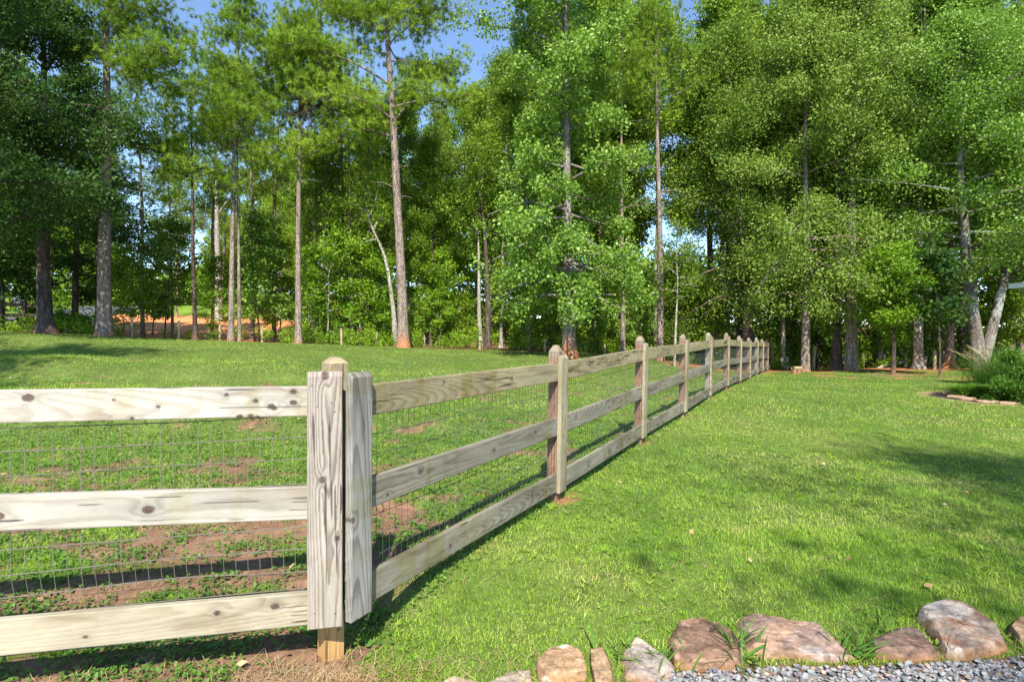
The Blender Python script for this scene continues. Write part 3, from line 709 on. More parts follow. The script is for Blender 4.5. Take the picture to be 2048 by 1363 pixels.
# ------------------------------------------------------------------ border stones and gravel
from mathutils.bvhtree import BVHTree
def stone(poly, h, label, tones, seed, tilt=(0, 0), zb=0.0, Y0=2.7, back=0):
    h *= .42; tones = [tuple((np.array(t)*.72+np.mean(t)*.28)*np.array([.80, .72, .63])) for t in tones]
    """poly: outline of the visible rock top in photo pixels, resting on the ground"""
    pts = []
    for px, py in poly:
        # intersect view ray with the stone's top plane
        d = RM @ Vector(((px-CX)/FPX, -(py-CY)/FPX, -1.0)); zt = h
        t = (EYE-zt)/(-d.z); pts.append((d.x*t, d.y*t))
    cx = sum(p[0] for p in pts)/len(pts); cy = sum(p[1] for p in pts)/len(pts)
    n = len(pts); rings = []
    import itertools
    # dense outline
    out = []
    for i in range(n):
        a = pts[i]; b = pts[(i+1) % n]
        for k in range(6): out.append((a[0]+(b[0]-a[0])*k/6-cx, a[1]+(b[1]-a[1])*k/6-cy))
    o = np.array(out)
    o = (np.roll(o, 1, 0)+o*2+np.roll(o, -1, 0))/4
    prof = [(1.0, -.05), (1.02, h*.2), (1.025, h*.55), (1.02, h*.82), (1.005, h*.95), (.97, h)]+[(s, h) for s in (.8, .68, .56, .44, .32, .2, .1)]
    V = []; m = len(o)
    for s, z in prof: V += [(x*s, y*s, z) for x, y in o]
    V.append((0, 0, h)); V = np.array(V)
    for i in range(len(V)):
        v = Vector(V[i]); w = Vector((v.x+cx, v.y+cy, v.z))
        f = noise.fractal(w*7+Vector((seed, 0, 0)), .7, 2.1, 5)*.010+noise.noise(w*2.4+Vector((0, seed, 3)))*.012
        st = (round(noise.noise(w*5+Vector((seed, 4, 0)))*4)/4)*.016
        V[i][2] += f+st if v.z > h*.5 else f*.3
        r = 1+noise.noise(w*9+Vector((seed, 2, 1)))*.05; V[i][0] *= r; V[i][1] *= r
    rr_ = np.random.default_rng(seed+400); ext = np.abs(V[:, :2]).max(0)
    for _ in range(8):          # broken faces
        a_ = rr_.uniform(0, 2*PI); e_ = rr_.uniform(.05, .9); nn_ = np.array([math.cos(a_)*math.cos(e_), math.sin(a_)*math.cos(e_), math.sin(e_)]); sup = (V@nn_).max(); cc_ = sup-rr_.uniform(.008, .045)
        dd_ = V@nn_-cc_; V = V-nn_*np.maximum(dd_, 0)[:, None]*.9
    V[:, 2] += V[:, 0]*tilt[0]+V[:, 1]*tilt[1]
    F = []
    for r in range(len(prof)-1):
        for i in range(m): F.append((r*m+i, r*m+(i+1) % m, (r+1)*m+(i+1) % m, (r+1)*m+i))
    F = np.array(F); k = (len(prof)-1)*m; T = np.array([(k+i, k+(i+1) % m, len(V)-1) for i in range(m)])
    # subdivide colour by noise
    me = bpy.data.meshes.new('stone'); me.from_pydata([tuple(v) for v in V], [], [tuple(f) for f in F]+[tuple(t) for t in T]); me.update()
    ob = bpy.data.objects.new('border_stone', me); C.objects.link(ob)
    ob.location = (cx, cy, tz(cx, cy)+zb)
    sb = ob.modifiers.new('s', 'SUBSURF'); sb.levels = sb.render_levels = 2; sb.subdivision_type = 'SIMPLE'
    dg = bpy.context.evaluated_depsgraph_get(); dg.update(); me2 = bpy.data.meshes.new_from_object(ob.evaluated_get(dg)); ob.modifiers.clear(); ob.data = me2
    co = np.zeros(len(me2.vertices)*3, np.float32); me2.vertices.foreach_get('co', co); co = co.reshape(-1, 3).astype(float)
    x = co[:, 0]+seed; y = co[:, 1]; z = co[:, 2]
    co[:, 2] += (fbm(x*16, y*16, seed, 4)-.5)*.014; me2.vertices.foreach_set('co', co.astype(np.float32).ravel())
    a = fbm(x*10, y*10+z*14, seed, 5); b = fbm(x*4, y*5+z*5, seed+5, 4); q = fbm(x*24+z*9, y*26+z*60, seed+9, 4)
    t0, t1, t2 = [np.array(t) for t in tones]
    wa = ss(.38, .62, a)[:, None]; wb_ = ss(.50, .56, b)[:, None]
    c = t0*(1-wa)+t1*wa; c = c*(1-wb_)+t2*wb_; c = c*(.55+.9*q[:, None]); lk = ss(.66, .72, fbm(x*22, y*22+z*20, seed+15, 3))[:, None]; c = c*(1-lk*.45)
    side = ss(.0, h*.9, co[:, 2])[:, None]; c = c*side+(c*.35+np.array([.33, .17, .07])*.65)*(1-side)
    at = me2.color_attributes.new('Col', 'FLOAT_COLOR', 'POINT'); cc = np.ones((len(c), 4), np.float32); cc[:, :3] = c; at.data.foreach_set('color', cc.ravel())
    me2.materials.clear(); me2.materials.append(M['stone']); me2.update()
    me2.polygons.foreach_set('use_smooth', np.zeros(len(me2.polygons), bool))
    tag(ob, label, 'stone', 'stones edging the gravel'); return ob
CREAM = ((.54, .42, .27), (.62, .52, .38), (.44, .27, .14)); ROSE = ((.36, .21, .14), (.45, .29, .20), (.28, .17, .12))
PURP = ((.25, .155, .125), (.36, .23, .17), (.20, .14, .14)); BUFF = ((.52, .36, .20), (.58, .44, .28), (.42, .25, .12))
WHT = ((.44, .34, .27), (.40, .22, .14), (.58, .53, .50)); GRYR = ((.40, .30, .24), (.50, .42, .36), (.33, .22, .17))
stone([(592, 1358), (640, 1346), (700, 1348), (735, 1362), (735, 1420), (590, 1420)], .05, 'flat brown stone lying alone below the corner post', GRYR, 1)
stone([(865, 1362), (925, 1337), (945, 1338), (962, 1368), (958, 1410), (865, 1410)], .07, 'pale cream stone with a peaked edge, left of the low grey-topped stone', CREAM, 2)
stone([(968, 1352), (1012, 1333), (1065, 1330), (1074, 1345), (1078, 1400), (968, 1400)], .035, 'low grey-topped slab between the peaked cream stone and the tall cream block', ((.45, .40, .35), (.55, .47, .38), (.62, .45, .3)), 3)
stone([(1073, 1300), (1118, 1290), (1142, 1285), (1160, 1290), (1170, 1325), (1172, 1345), (1078, 1352)], .12, 'tall cream block of sandstone with a rusty patch', ((.70, .62, .50), (.76, .70, .60), (.52, .33, .17)), 4)
stone([(1180, 1288), (1200, 1276), (1218, 1274), (1226, 1292), (1229, 1345), (1200, 1400), (1183, 1330)], .10, 'narrow upright ochre stone wedged beside the cream block', ((.60, .44, .24), (.66, .51, .31), (.50, .34, .18)), 5)
stone([(1240, 1290), (1262, 1275), (1310, 1272), (1332, 1286), (1352, 1312), (1354, 1335), (1300, 1350), (1250, 1340)], .12, 'rounded grey-buff boulder standing between the ochre stone and the rosy brown one', ((.46, .38, .33), (.58, .48, .38), (.40, .36, .35)), 6)
stone([(1326, 1262), (1356, 1240), (1420, 1234), (1452, 1240), (1462, 1262), (1490, 1296), (1485, 1318), (1362, 1322), (1338, 1300)], .12, 'broad rosy brown stone with weeds trailing over its right side', ROSE, 7)
stone([(1460, 1222), (1500, 1222), (1560, 1230), (1650, 1244), (1672, 1262), (1712, 1290), (1710, 1300), (1640, 1300), (1480, 1292)], .12, 'longest slab, brown with a purple and white streaked top', ((.46, .29, .20), (.38, .27, .24), (.50, .46, .48)), 8)
stone([(1740, 1262), (1790, 1250), (1840, 1256), (1872, 1280), (1884, 1300), (1800, 1308), (1745, 1292)], .11, 'dark purple-brown stone with grass growing behind its left end', PURP, 9)
stone([(1818, 1226), (1870, 1214), (1925, 1206), (1972, 1238), (2040, 1282), (2000, 1290), (1890, 1302), (1878, 1268)], .13, 'large slab with a tilted top banded white and rust red', WHT, 10, tilt=(.0, .05))
stone([(2002, 1232), (2048, 1234), (2110, 1240), (2120, 1290), (2052, 1284), (2030, 1262)], .12, 'orange-tan stone cut off by the right edge of the picture', BUFF, 11)

def build_gravel():
    n = 9000; x = rng.uniform(.2, 4.2, n); y = gravel_line(x)+.035-np.abs(rng.normal(0, .42, n)); k = y > 1.6; x, y = x[k], y[k]; n = len(x)
    base = np.array([[1, 0, 0], [-1, 0, 0], [0, 1, 0], [0, -1, 0], [0, 0, 1], [0, 0, -1], [.7, .7, .5], [-.7, .6, .6]]); F0 = np.array([[0, 6, 4], [6, 2, 4], [2, 7, 4], [7, 1, 4], [1, 3, 4], [3, 0, 4], [0, 2, 6], [2, 1, 7], [0, 3, 5], [3, 1, 5], [1, 2, 5], [2, 0, 5]])
    s = rng.uniform(.006, .017, n)
    V = base[None]*rng.uniform(.55, 1.25, (n, 8, 3))*s[:, None, None]; V[:, :, 2] *= .7
    a = rng.uniform(0, 2*PI, n); c, sn = np.cos(a)[:, None], np.sin(a)[:, None]; X = V[:, :, 0]*c-V[:, :, 1]*sn; Yy = V[:, :, 0]*sn+V[:, :, 1]*c
    t = rng.normal(0, .5, n); c, sn = np.cos(t)[:, None], np.sin(t)[:, None]; Y2 = Yy*c-V[:, :, 2]*sn; Z2 = Yy*sn+V[:, :, 2]*c
    z = terrain(x, y)+rng.uniform(0, .018, n)
    V = np.stack([X+x[:, None], Y2+y[:, None], Z2+z[:, None]], -1).reshape(-1, 3); F = (F0[None]+np.arange(n)[:, None, None]*8).reshape(-1, 3)
    g = rng.uniform(.16, .40, n); tint = rng.normal(0, .012, (n, 3)); col = g[:, None]*np.array([1.0, 1.0, 1.0])*.9+tint
    br = rng.random(n) < .08; col[br] = g[br][:, None]*np.array([1.3, .9, .65]); col = np.repeat(np.clip(col, .03, .7), 8, 0)
    o = link_mesh(np_mesh('gravel', V, F, M['gravel'], False, col), 'gravel'); tag(o, 'crushed blue-grey gravel chips', 'gravel', kind='stuff')
build_gravel()

def long_weed(px, py, Y, n, L, label, seed):
    """grassy weed with long flat leaves"""
    r = np.random.default_rng(seed); c = P(px, py, Y); g = MB()
    for i in range(n):
        az = r.uniform(0, 2*PI); ti = r.uniform(.3, 1.25); l = L*r.uniform(.5, 1.1); w = r.uniform(.006, .012); x0, y0 = r.normal(0, .05, 2)
        k = 6; t = np.linspace(0, 1, k); ang = ti+t*r.uniform(.2, .9)
        dx = np.cumsum(np.r_[0, np.sin(ang[:-1])])*l/(k-1); dz = np.cumsum(np.r_[0, np.cos(ang[:-1])])*l/(k-1)
        ww = w*np.sin(np.clip(t*.9+.12, 0, 1)*PI)**.7; sx, sy = -math.sin(az), math.cos(az)
        ctr = np.stack([x0+dx*math.cos(az), y0+dx*math.sin(az), dz], 1); s = np.stack([sx*ww, sy*ww, ww*.25], 1)
        V = np.concatenate([ctr-s*.5, ctr+s*.5]); i_ = np.arange(k-1); F = np.stack([i_, i_+1, i_+1+k, i_+k], 1); g.add(V, F)
    o = g.build('weed_clump', M['weed']); o.location = (c.x, c.y, tz(c.x, c.y)+.01); tag(o, label, 'weed', 'weeds growing between the border stones')
long_weed(1235, 1330, 2.72, 16, .20, 'dark green weed clump between the ochre stone and the grey-buff boulder', 1)
long_weed(1335, 1345, 2.66, 22, .13, 'fine pale grass tuft at the gravel in front of the grey-buff boulder', 2)
long_weed(1478, 1300, 2.74, 34, .24, 'largest weed, trailing between the rosy brown stone and the longest slab', 3)
long_weed(1715, 1300, 2.76, 24, .18, 'weed clump at the right end of the longest slab', 4)
long_weed(1765, 1245, 2.98, 16, .16, 'grass blades leaning over the back of the dark purple-brown stone', 5)

# ------------------------------------------------------------------ trees
def gen_limbs(r, path, prad, base, top, R, nl, prof, rise=(0.1, .9), rr=.4, sub=4, droop=0.0, azr=None, mb=None, flat=.55):
    """limbs along a trunk path; returns cluster centres"""
    cl = []
    zs = path[:, 2]
    for i in range(nl):
        t = (i+r.random()*.8)/nl; h = base+(top-base)*t
        p0 = np.array([np.interp(h, zs, path[:, k]) for k in range(3)]); rad = np.interp(h, zs, prad)
        az = i*2.39996+r.normal(0, .35)
        if azr is not None: az = azr[0]+(azr[1]-azr[0])*r.random()
        L = R*prof(t)*r.uniform(.7, 1.15)
        if L < .3: continue
        e0 = rise[0]+(rise[1]-rise[0])*t+r.normal(0, .26); k = 6; s = np.linspace(0, 1, k)
        el = e0-droop*s; stp = L/(k-1); wz = np.cumsum(r.normal(0, .12, k))
        pts = [p0]
        for j in range(1, k): a = az+wz[j]; pts.append(pts[-1]+stp*np.array([math.cos(a)*math.cos(el[j]), math.sin(a)*math.cos(el[j]), math.sin(el[j])]))
        pts = np.array(pts); r0 = max(.02, min(rad*rr, .03*L)); V, F = tube(pts, np.linspace(r0, .008, k), 5); mb.add(V, F)
        m = max(2, int(L/.8))
        for q in np.linspace(.35, 1, m): cl.append(np.array([np.interp(q, s, pts[:, c]) for c in range(3)])+r.normal(0, .12, 3))
        for j in range(sub):
            q = r.uniform(.3, .9); b0 = np.array([np.interp(q, s, pts[:, c]) for c in range(3)]); a = az+r.choice([-1, 1])*r.uniform(.5, 1.2); l2 = L*r.uniform(.25, .5)*(1.15-q*.5); e2 = e0*.5+r.normal(.1, .3)
            b1 = b0+l2*np.array([math.cos(a)*math.cos(e2), math.sin(a)*math.cos(e2), math.sin(e2)*flat]); V, F = tube(np.array([b0, (b0+b1)/2+r.normal(0, .05, 3), b1]), [r0*.4, r0*.28, .006], 4); mb.add(V, F)
            for q2 in np.linspace(.4, 1, max(2, int(l2/.6))): cl.append(b0+(b1-b0)*q2+r.normal(0, .1, 3))
    return cl
def trunk_path(r, H, wob=.25, n=14, lean=(0, 0)):
    z = np.linspace(0, H, n); w = np.cumsum(r.normal(0, wob/n, (n, 2)), 0)*np.linspace(0, 1, n)[:, None]*2
    return np.stack([w[:, 0]+lean[0]*z, w[:, 1]+lean[1]*z, z], 1)
def trunk_tube(mb, path, r0, flare=1.5, seg=10, rtop=.15):
    z = path[:, 2]; H = z.max(); 
    zz = np.unique(np.concatenate([[-.15, 0, .12, .3, .6], z[z > .6]])); pp = np.stack([np.interp(zz, z, path[:, k]) for k in range(3)], 1); pp[:, 2] = zz
    rad = r0*(1-(1-rtop)*np.clip(zz/H, 0, 1)**.9)*(1+(flare-1)*np.exp(-np.clip(zz, 0, 9)/.22))
    V, F = tube(pp, rad, seg)
    th = np.arange(len(V)) % seg; k = (1+.07*np.sin(th*2.3+V[:, 2]*.7)+.10*np.sin(th*1.9+1)*np.exp(-np.clip(V[:, 2], 0, 9)/.3))
    c = np.repeat(pp, seg, 0); V = c+(V-c)*k[:, None]; mb.add(V, F); return zz, rad
def leafy(cl, n, cr, size, asp, r, up=.6, fl=.6, droop=.2):
    cl = np.array(cl); w = r.uniform(.3, 1.4, len(cl)); w /= w.sum(); idx = r.choice(len(cl), n, p=w)
    rad = (cr*r.uniform(.6, 1.25, len(cl)))[idx]; d = r.normal(0, 1, (n, 3)); d /= np.linalg.norm(d, axis=1)[:, None]; d *= (r.random(n)**.45)[:, None]
    c = cl[idx]+d*rad[:, None]*np.array([1, 1, fl]); return leaf_quads(c, size, asp, r, up, droop)
def needles(cl, r, per=5, spread=.35, nn=14, L=.22, w=.022, dirs=None):
    per = int(per*1.15+.5); nn = int(nn*2.6); L = .19; w = .013; spread = spread*1.05
    cl = np.repeat(np.array(cl), per, 0); n = len(cl); c = cl+r.normal(0, 1, (n, 3))*spread*np.array([1, 1, .5])
    ax = r.normal(0, .6, (n, 3)); ax[:, 2] += .7; ax /= np.linalg.norm(ax, axis=1)[:, None]
    c = np.repeat(c, nn, 0); ax = np.repeat(ax, nn, 0); m = len(c)
    d = r.normal(0, .75, (m, 3))+ax; d /= np.linalg.norm(d, axis=1)[:, None]; s = np.cross(d, r.normal(0, 1, (m, 3))); s /= np.linalg.norm(s, axis=1)[:, None]
    c = c+ax*r.uniform(-.10, .04, m)[:, None]; l = L*r.uniform(.7, 1.2, m)[:, None]
    V = np.stack([c-s*w*.5, c+s*w*.5, c+d*l], 1).reshape(-1, 3); return V, np.arange(m*3).reshape(-1, 3)

egg = lambda t: math.sin(PI*min(1, .12+t*.88))**.6*(1-.35*t)
wide = lambda t: (1-t*.75)*(.75+.25*math.sin(PI*t))
PROT = {}
def proto_decid(key, seed, H, base, R, r0, nl, nleaf, leaf, bark, size=.13, asp=.6, cr=.6, prof=egg, wob=.5, sub=4, rise=(.05, 1.1), droop=0.1, lean=(0, 0), fl=.6, up=.6):
    r = np.random.default_rng(seed); path = trunk_path(r, H*.94, wob, lean=lean); tb = MB(); zz, rad = trunk_tube(tb, path, r0)
    prad = np.interp(path[:, 2], zz, rad); cl = gen_limbs(r, path, prad, base, H*.93, R, nl, prof, rise=rise, sub=sub, droop=droop, mb=tb); cl.append(path[-1])
    V, F = leafy(cl, nleaf, cr, size, asp, r, up, fl); cb_ = MB(); cb_.add(V, F)
    PROT[key] = (tb.mesh('trunk', M[bark], True), cb_.mesh('crown', M[leaf])); return PROT[key]
def proto_pine(key, seed, H, base, R, r0, nl, per=5, wob=.5, dead=6, spread=.38, nn=14):
    r = np.random.default_rng(seed); path = trunk_path(r, H*.97, wob); tb = MB(); zz, rad = trunk_tube(tb, path, r0, 1.35, rtop=.2); prad = np.interp(path[:, 2], zz, rad)
    cl = gen_limbs(r, path, prad, base, H*.96, R, nl, lambda t: (1-t*.8)*r.uniform(.6, 1.1), rise=(-.1, .8), rr=.35, sub=4, droop=-.25, mb=tb, flat=.5); cl.append(path[-1])
    for i in range(dead):      # bare dead twigs below the crown
        h = r.uniform(base*.45, base); p0 = np.array([np.interp(h, path[:, 2], path[:, k]) for k in range(3)]); a = r.uniform(0, 2*PI); l = r.uniform(.5, 1.6); p1 = p0+np.array([math.cos(a), math.sin(a), r.uniform(-.3, .2)])*l
        V, F = tube(np.array([p0, (p0+p1)/2+[0, 0, .08], p1]), [.02, .014, .005], 4); tb.add(V, F)
    V, F = needles(cl, r, per, spread, nn); cb_ = MB(); cb_.add(V, F); PROT[key] = (tb.mesh('trunk', M['bark_pine'], True), cb_.mesh('crown', M['needle'])); return PROT[key]
def tree(key, name, label, cat, loc, sc=1, rz=0, group=None, szz=None):
    o = thing(name, label, cat, loc, rz, group); o.scale = (sc, sc, szz or sc)
    link_mesh(PROT[key][0], 'trunk', o); link_mesh(PROT[key][1], 'crown', o); return o
def gp(px, Y, dz=0):
    p = P(px, 650, Y); return Vector((p.x, Y, tz(p.x, Y)+dz))
def topH(px, py, Y): return P(px, py, Y).z

# hero trees ---------------------------------------------------------------
def hero(name, label, cat, px, Y, path_px, r0, build, bark, leaf, flare=1.5, seed=1, group=None):
    """trunk follows photo pixels at depth Y, given bottom-up; metres come from the depth"""
    b = gp(px, Y); pts = []
    for x, y in path_px: q = P(x, y, Y); pts.append((q.x-b.x, 0, q.z-b.z))
    pts[0] = (0, 0, 0); pts = np.array(pts); z = np.linspace(0, pts[-1, 2], 24); path = np.stack([np.interp(z, pts[:, 2], pts[:, 0]), np.zeros(24), z], 1)
    path[1:-1, 0] = (path[:-2, 0]+path[1:-1, 0]*2+path[2:, 0])/4; r = np.random.default_rng(seed)
    path[:, 1] = np.cumsum(r.normal(0, .03, 24))*np.linspace(0, 1, 24)
    tb = MB(); zz, rad = trunk_tube(tb, path, r0, flare, 12); prad = np.interp(z, zz, rad); cb_ = MB()
    build(r, path, prad, tb, cb_, b); o = thing(name, label, cat, b, 0, group)
    tb.build('trunk', M[bark], o, True)
    if cb_.n: cb_.build('crown', M[leaf], o)
    return o
def limb_px(tb, path, prad, b, Y, pts, r0=None, dy=0, seg=6, r=None, spacing=.55):
    """a limb whose ends are read off the photo; dy pushes its tip nearer or farther (metres)"""
    q = [P(x, y, Y+dy*i/(len(pts)-1)) for i, (x, y) in enumerate(pts)]; q = np.array([(v.x-b.x, v.y-b.y, v.z-b.z) for v in q])
    h = q[0, 2]; q[0] = [np.interp(h, path[:, 2], path[:, k]) for k in range(3)]
    s = np.linspace(0, 1, len(q)*4); t = np.linspace(0, 1, len(q)); Q = np.stack([np.interp(s, t, q[:, k]) for k in range(3)], 1)
    for _ in range(2): Q[1:-1] = (Q[:-2]+Q[1:-1]*2+Q[2:])/4
    rr = r0 or np.interp(h, path[:, 2], prad)*.42; V, F = tube(Q, np.linspace(rr, .012, len(Q)), seg); tb.add(V, F); return Q

def b_bigpine(limbs, topn=26, top=None, per=7, base=10, R=3.5, Y=25, spread=.36, dead=8):
    def f(r, path, prad, tb, cb_, b):
        cl = []
        for (pts, dy) in limbs:
            Q = limb_px(tb, path, prad, b, Y, pts, dy=dy); L = np.linalg.norm(Q[-1]-Q[0]); n = max(3, int(L/.3))
            for q in np.linspace(.20, 1, n): cl.append(np.array([np.interp(q, np.linspace(0, 1, len(Q)), Q[:, k]) for k in range(3)])+r.normal(0, .15, 3)+[0, 0, .12])
            for j in range(int(L*3.0)):
                q = r.uniform(.25, .97); p0 = np.array([np.interp(q, np.linspace(0, 1, len(Q)), Q[:, k]) for k in range(3)]); a = r.uniform(0, 2*PI); l = r.uniform(.5, 1.3); p1 = p0+np.array([math.cos(a), math.sin(a), r.uniform(.0, .5)])*l
                V, F = tube(np.array([p0, (p0+p1)/2, p1]), [.02, .014, .006], 4); tb.add(V, F); cl += [p0+(p1-p0)*.6, p1]
        H = path[-1, 2]; cl += gen_limbs(r, path, prad, base, H, R, topn, lambda t: (1-t*.6)*r.uniform(.6, 1.1), rise=(0, .8), rr=.35, sub=3, droop=-.2, mb=tb); cl.append(path[-1])
        for i in range(dead):
            h = r.uniform(base*.5, base); p0 = np.array([np.interp(h, path[:, 2], path[:, k]) for k in range(3)]); a = r.uniform(0, 2*PI); l = r.uniform(.5, 1.4); p1 = p0+np.array([math.cos(a), math.sin(a)*.6, r.uniform(-.2, .3)])*l
            V, F = tube(np.array([p0, (p0+p1)/2+[0, 0, .08], p1]), [.022, .015, .005], 4); tb.add(V, F)
        V, F = needles(cl, r, per*1.35, spread, 16, .24, .024); cb_.add(V, F)
    return f
# T8: tall leaning pine in the middle
hero('pine_tree', 'tallest open pine at the lawn edge, bare leaning trunk with clay-red foot', 'pine tree', 808, 25,
     [(808, 697), (803, 560), (795, 400), (787, 250), (778, 120), (772, 0), (768, -120), (766, -230)], .235,
     b_bigpine([([(780, 170), (700, 120), (600, 90), (530, 95)], -1.5), ([(783, 190), (700, 175), (620, 180), (555, 175)], 1), ([(786, 240), (740, 205), (680, 190), (650, 205)], -2),
                ([(790, 275), (720, 255), (640, 300), (560, 330)], -.5), ([(778, 80), (730, 30), (690, 20), (640, 40)], 1), ([(776, 60), (700, 40), (650, 10), (600, -20)], -1),
                ([(783, 185), (830, 150), (880, 140), (900, 150)], 1.5), ([(778, 90), (820, 50), (860, 20), (895, 15)], 0), ([(787, 215), (840, 200), (900, 205), (950, 200)], -1), ([(789, 245), (830, 190), (860, 150)], 1),
                ([(775, 60), (800, 20), (840, -20), (870, -40)], -1), ([(785, 205), (750, 215), (700, 235), (670, 215)], 1.5)], 30, base=11.8, R=3.5, Y=25), 'bark_pine_clay', 'needle', 1.35, 3)
# T2 left thick pine
hero('pine_tree', 'thick pale-barked pine near the left, crossing branches high up, beside the dark oak', 'pine tree', 210, 22,
     [(212, 672), (208, 560), (210, 430), (212, 300), (214, 150), (216, 0), (217, -150)], .27,
     b_bigpine([([(212, 130), (260, 150), (330, 165), (395, 190)], -1), ([(214, 110), (170, 95), (130, 85)], .5), ([(214, 80), (260, 70), (330, 75), (400, 60)], 1), ([(214, 120), (280, 110), (330, 120), (370, 100)], -1.5), ([(215, 40), (270, 20), (340, 10)], 0)], 18, base=11.5, R=3.2, Y=22), 'bark_pine', 'needle', 1.3, 5)
# T4..T7 slimmer pines
hero('pine_tree', 'dark slender pine at the lawn edge, left of the pair of slim pines', 'pine tree', 391, 24, [(391, 677), (388, 520), (386, 400), (384, 250), (383, 200)], .10,
     b_bigpine([([(384, 300), (345, 300), (310, 330)], 0), ([(384, 330), (420, 340), (450, 350)], -1), ([(384, 270), (410, 250), (440, 250)], 1)], 12, base=6.0, R=2.0, Y=24, per=4), 'bark_dark', 'needle', 1.3, 8)
hero('pine_tree', 'taller left one of the pair of slim straight pines', 'pine tree', 462, 24, [(461, 683), (464, 520), (468, 350), (472, 200), (475, 60), (475, -40)], .125,
     b_bigpine([([(473, 235), (450, 215), (432, 205)], 0), ([(474, 245), (510, 220), (545, 200)], .5), ([(474, 160), (430, 130), (400, 125)], 0)], 34, base=7.8, R=2.1, Y=24, per=4, spread=.3, dead=4), 'bark_pine', 'needle', 1.3, 9)
hero('pine_tree', 'thinner right one of the pair of slim straight pines', 'pine tree', 479, 24.3, [(479, 683), (478, 520), (477, 350), (476, 250), (482, 150)], .085,
     b_bigpine([([(477, 260), (505, 240), (530, 230)], 0)], 12, base=7.6, R=1.6, Y=24.3, per=3, spread=.28, dead=3), 'bark_pine', 'needle', 1.3, 10)
_t7 = hero('pine_tree', 'straight grey-brown pine between the slim pair and the tall leaning pine', 'pine tree', 597, 25, [(597, 686), (596, 500), (597, 380), (598, 260), (598, 150), (596, 40)], .15,
     b_bigpine([([(598, 280), (560, 300), (530, 310)], 0), ([(598, 330), (560, 335), (520, 320)], -1), ([(598, 180), (570, 150), (535, 120)], 0), ([(598, 120), (640, 100), (660, 90)], -1), ([(598, 160), (560, 100), (545, 60)], 1)], 26, base=9.5, R=2.4, Y=25, per=5, dead=5), 'bark_pine', 'needle', 1.3, 11)

def _dead(o, px, py, Y, n, rx, rz_, seed):
    r = np.random.default_rng(seed); q = P(px, py, Y)-o.location; cl = np.array(q)+r.normal(0, 1, (n, 3))*np.array([rx, rx, rz_]); V, F = needles(cl, r, 4, .25, 10); mb = MB(); mb.add(V, F)
    for c in cl[::3]: V, F = tube(np.array([[0, 0, q.z-.6], (np.array([0, 0, q.z])+c)/2, c]), [.02, .014, .006], 4); mb.add(V, F)
    mb.build('dead_foliage', M['dead'], o)['label'] = 'dead brown needle clump'
_dead(_t7, 622, 205, 25, 34, .36, .75, 4)
def b_decid(base, R, nl, nleaf, size=.13, asp=.6, cr=.65, prof=egg, rise=(.0, .9), sub=5, droop=.1, extra=(), Y=23, azr=None, fl=.6, up=.6, top=None):
    def f(r, path, prad, tb, cb_, b):
        H = path[-1, 2]; cl = gen_limbs(r, path, prad, base, top or H, R, nl, prof, rise=rise, sub=sub, droop=droop, mb=tb, azr=azr); cl.append(path[-1])
        for (pts, dy) in extra:
            Q = limb_px(tb, path, prad, b, Y, pts, dy=dy); L = np.linalg.norm(Q[-1]-Q[0])
            for q in np.linspace(.3, 1, max(3, int(L/.5))): cl.append(np.array([np.interp(q, np.linspace(0, 1, len(Q)), Q[:, k]) for k in range(3)])+r.normal(0, .3, 3))
        V, F = leafy(cl, nleaf, cr, size, asp, r, up, fl); cb_.add(V, F)
    return f
# T9 sweetgum
gumprof = lambda t: (.88+.14*math.sin(t*9))*(1-.12*t)*(1-ss(.85, 1, t)*.5)
hero('sweetgum_tree', 'big sweetgum with dense crown hanging low over its grey trunk, red clay foot', 'tree', 1140, 22,
     [(1142, 713), (1137, 600), (1134, 450), (1133, 300), (1131, 150), (1130, 0), (1128, -200)], .25,
     b_decid(2.2, 2.9, 62, 84000, .115, .75, .5, gumprof, rise=(-.25, .9), sub=5, droop=.25, Y=22, fl=.9, extra=[([(1131, 90), (1050, 60), (960, 50), (930, 5)], -1), ([(1131, 120), (1060, 70), (1000, 40)], 0), ([(1136, 590), (1080, 590), (1010, 620)], -1), ([(1136, 600), (1190, 590), (1255, 625)], -1), ([(1136, 570), (1140, 590), (1150, 640)], -2.4), ([(1136, 560), (1060, 560), (990, 600)], 1), ([(1136, 540), (1220, 540), (1270, 580)], .5), ([(1136, 500), (1060, 480), (985, 520)], -1), ([(1134, 420), (1050, 400), (975, 430)], -1)]), 'bark_gray_clay', 'gum', 1.5, 21)
hero('pine_tree', 'thin reddish pine trunk just right of the sweetgum', 'pine tree', 1247, 26, [(1247, 712), (1245, 560), (1243, 400), (1243, 300), (1244, 150), (1245, 60)], .12,
     b_bigpine([([(1243, 350), (1220, 320), (1200, 310)], 0), ([(1243, 330), (1270, 325), (1300, 330)], 0)], 14, base=10, R=1.8, Y=26, per=3), 'bark_pine', 'needle', 1.3, 22)
hero('pine_tree', 'bare brown pine trunk standing behind the fence rails in front of the bright gap', 'pine tree', 1322, 25, [(1322, 716), (1321, 600), (1320, 450), (1316, 330), (1312, 150), (1310, 0)], .155,
     b_bigpine([], 16, base=10.5, R=2.2, Y=25, per=4), 'bark_pine', 'needle', 1.3, 23)
hero('young_tree', 'thin crooked yellowish sapling just right of the bare brown pine trunk', 'tree', 1350, 23, [(1350, 722), (1352, 640), (1356, 560), (1352, 500), (1358, 440)], .05,
     b_decid(2.6, 1.1, 14, 1500, .11, .6, .4, egg, Y=23), 'bark_pale', 'mid', 1.2, 24)
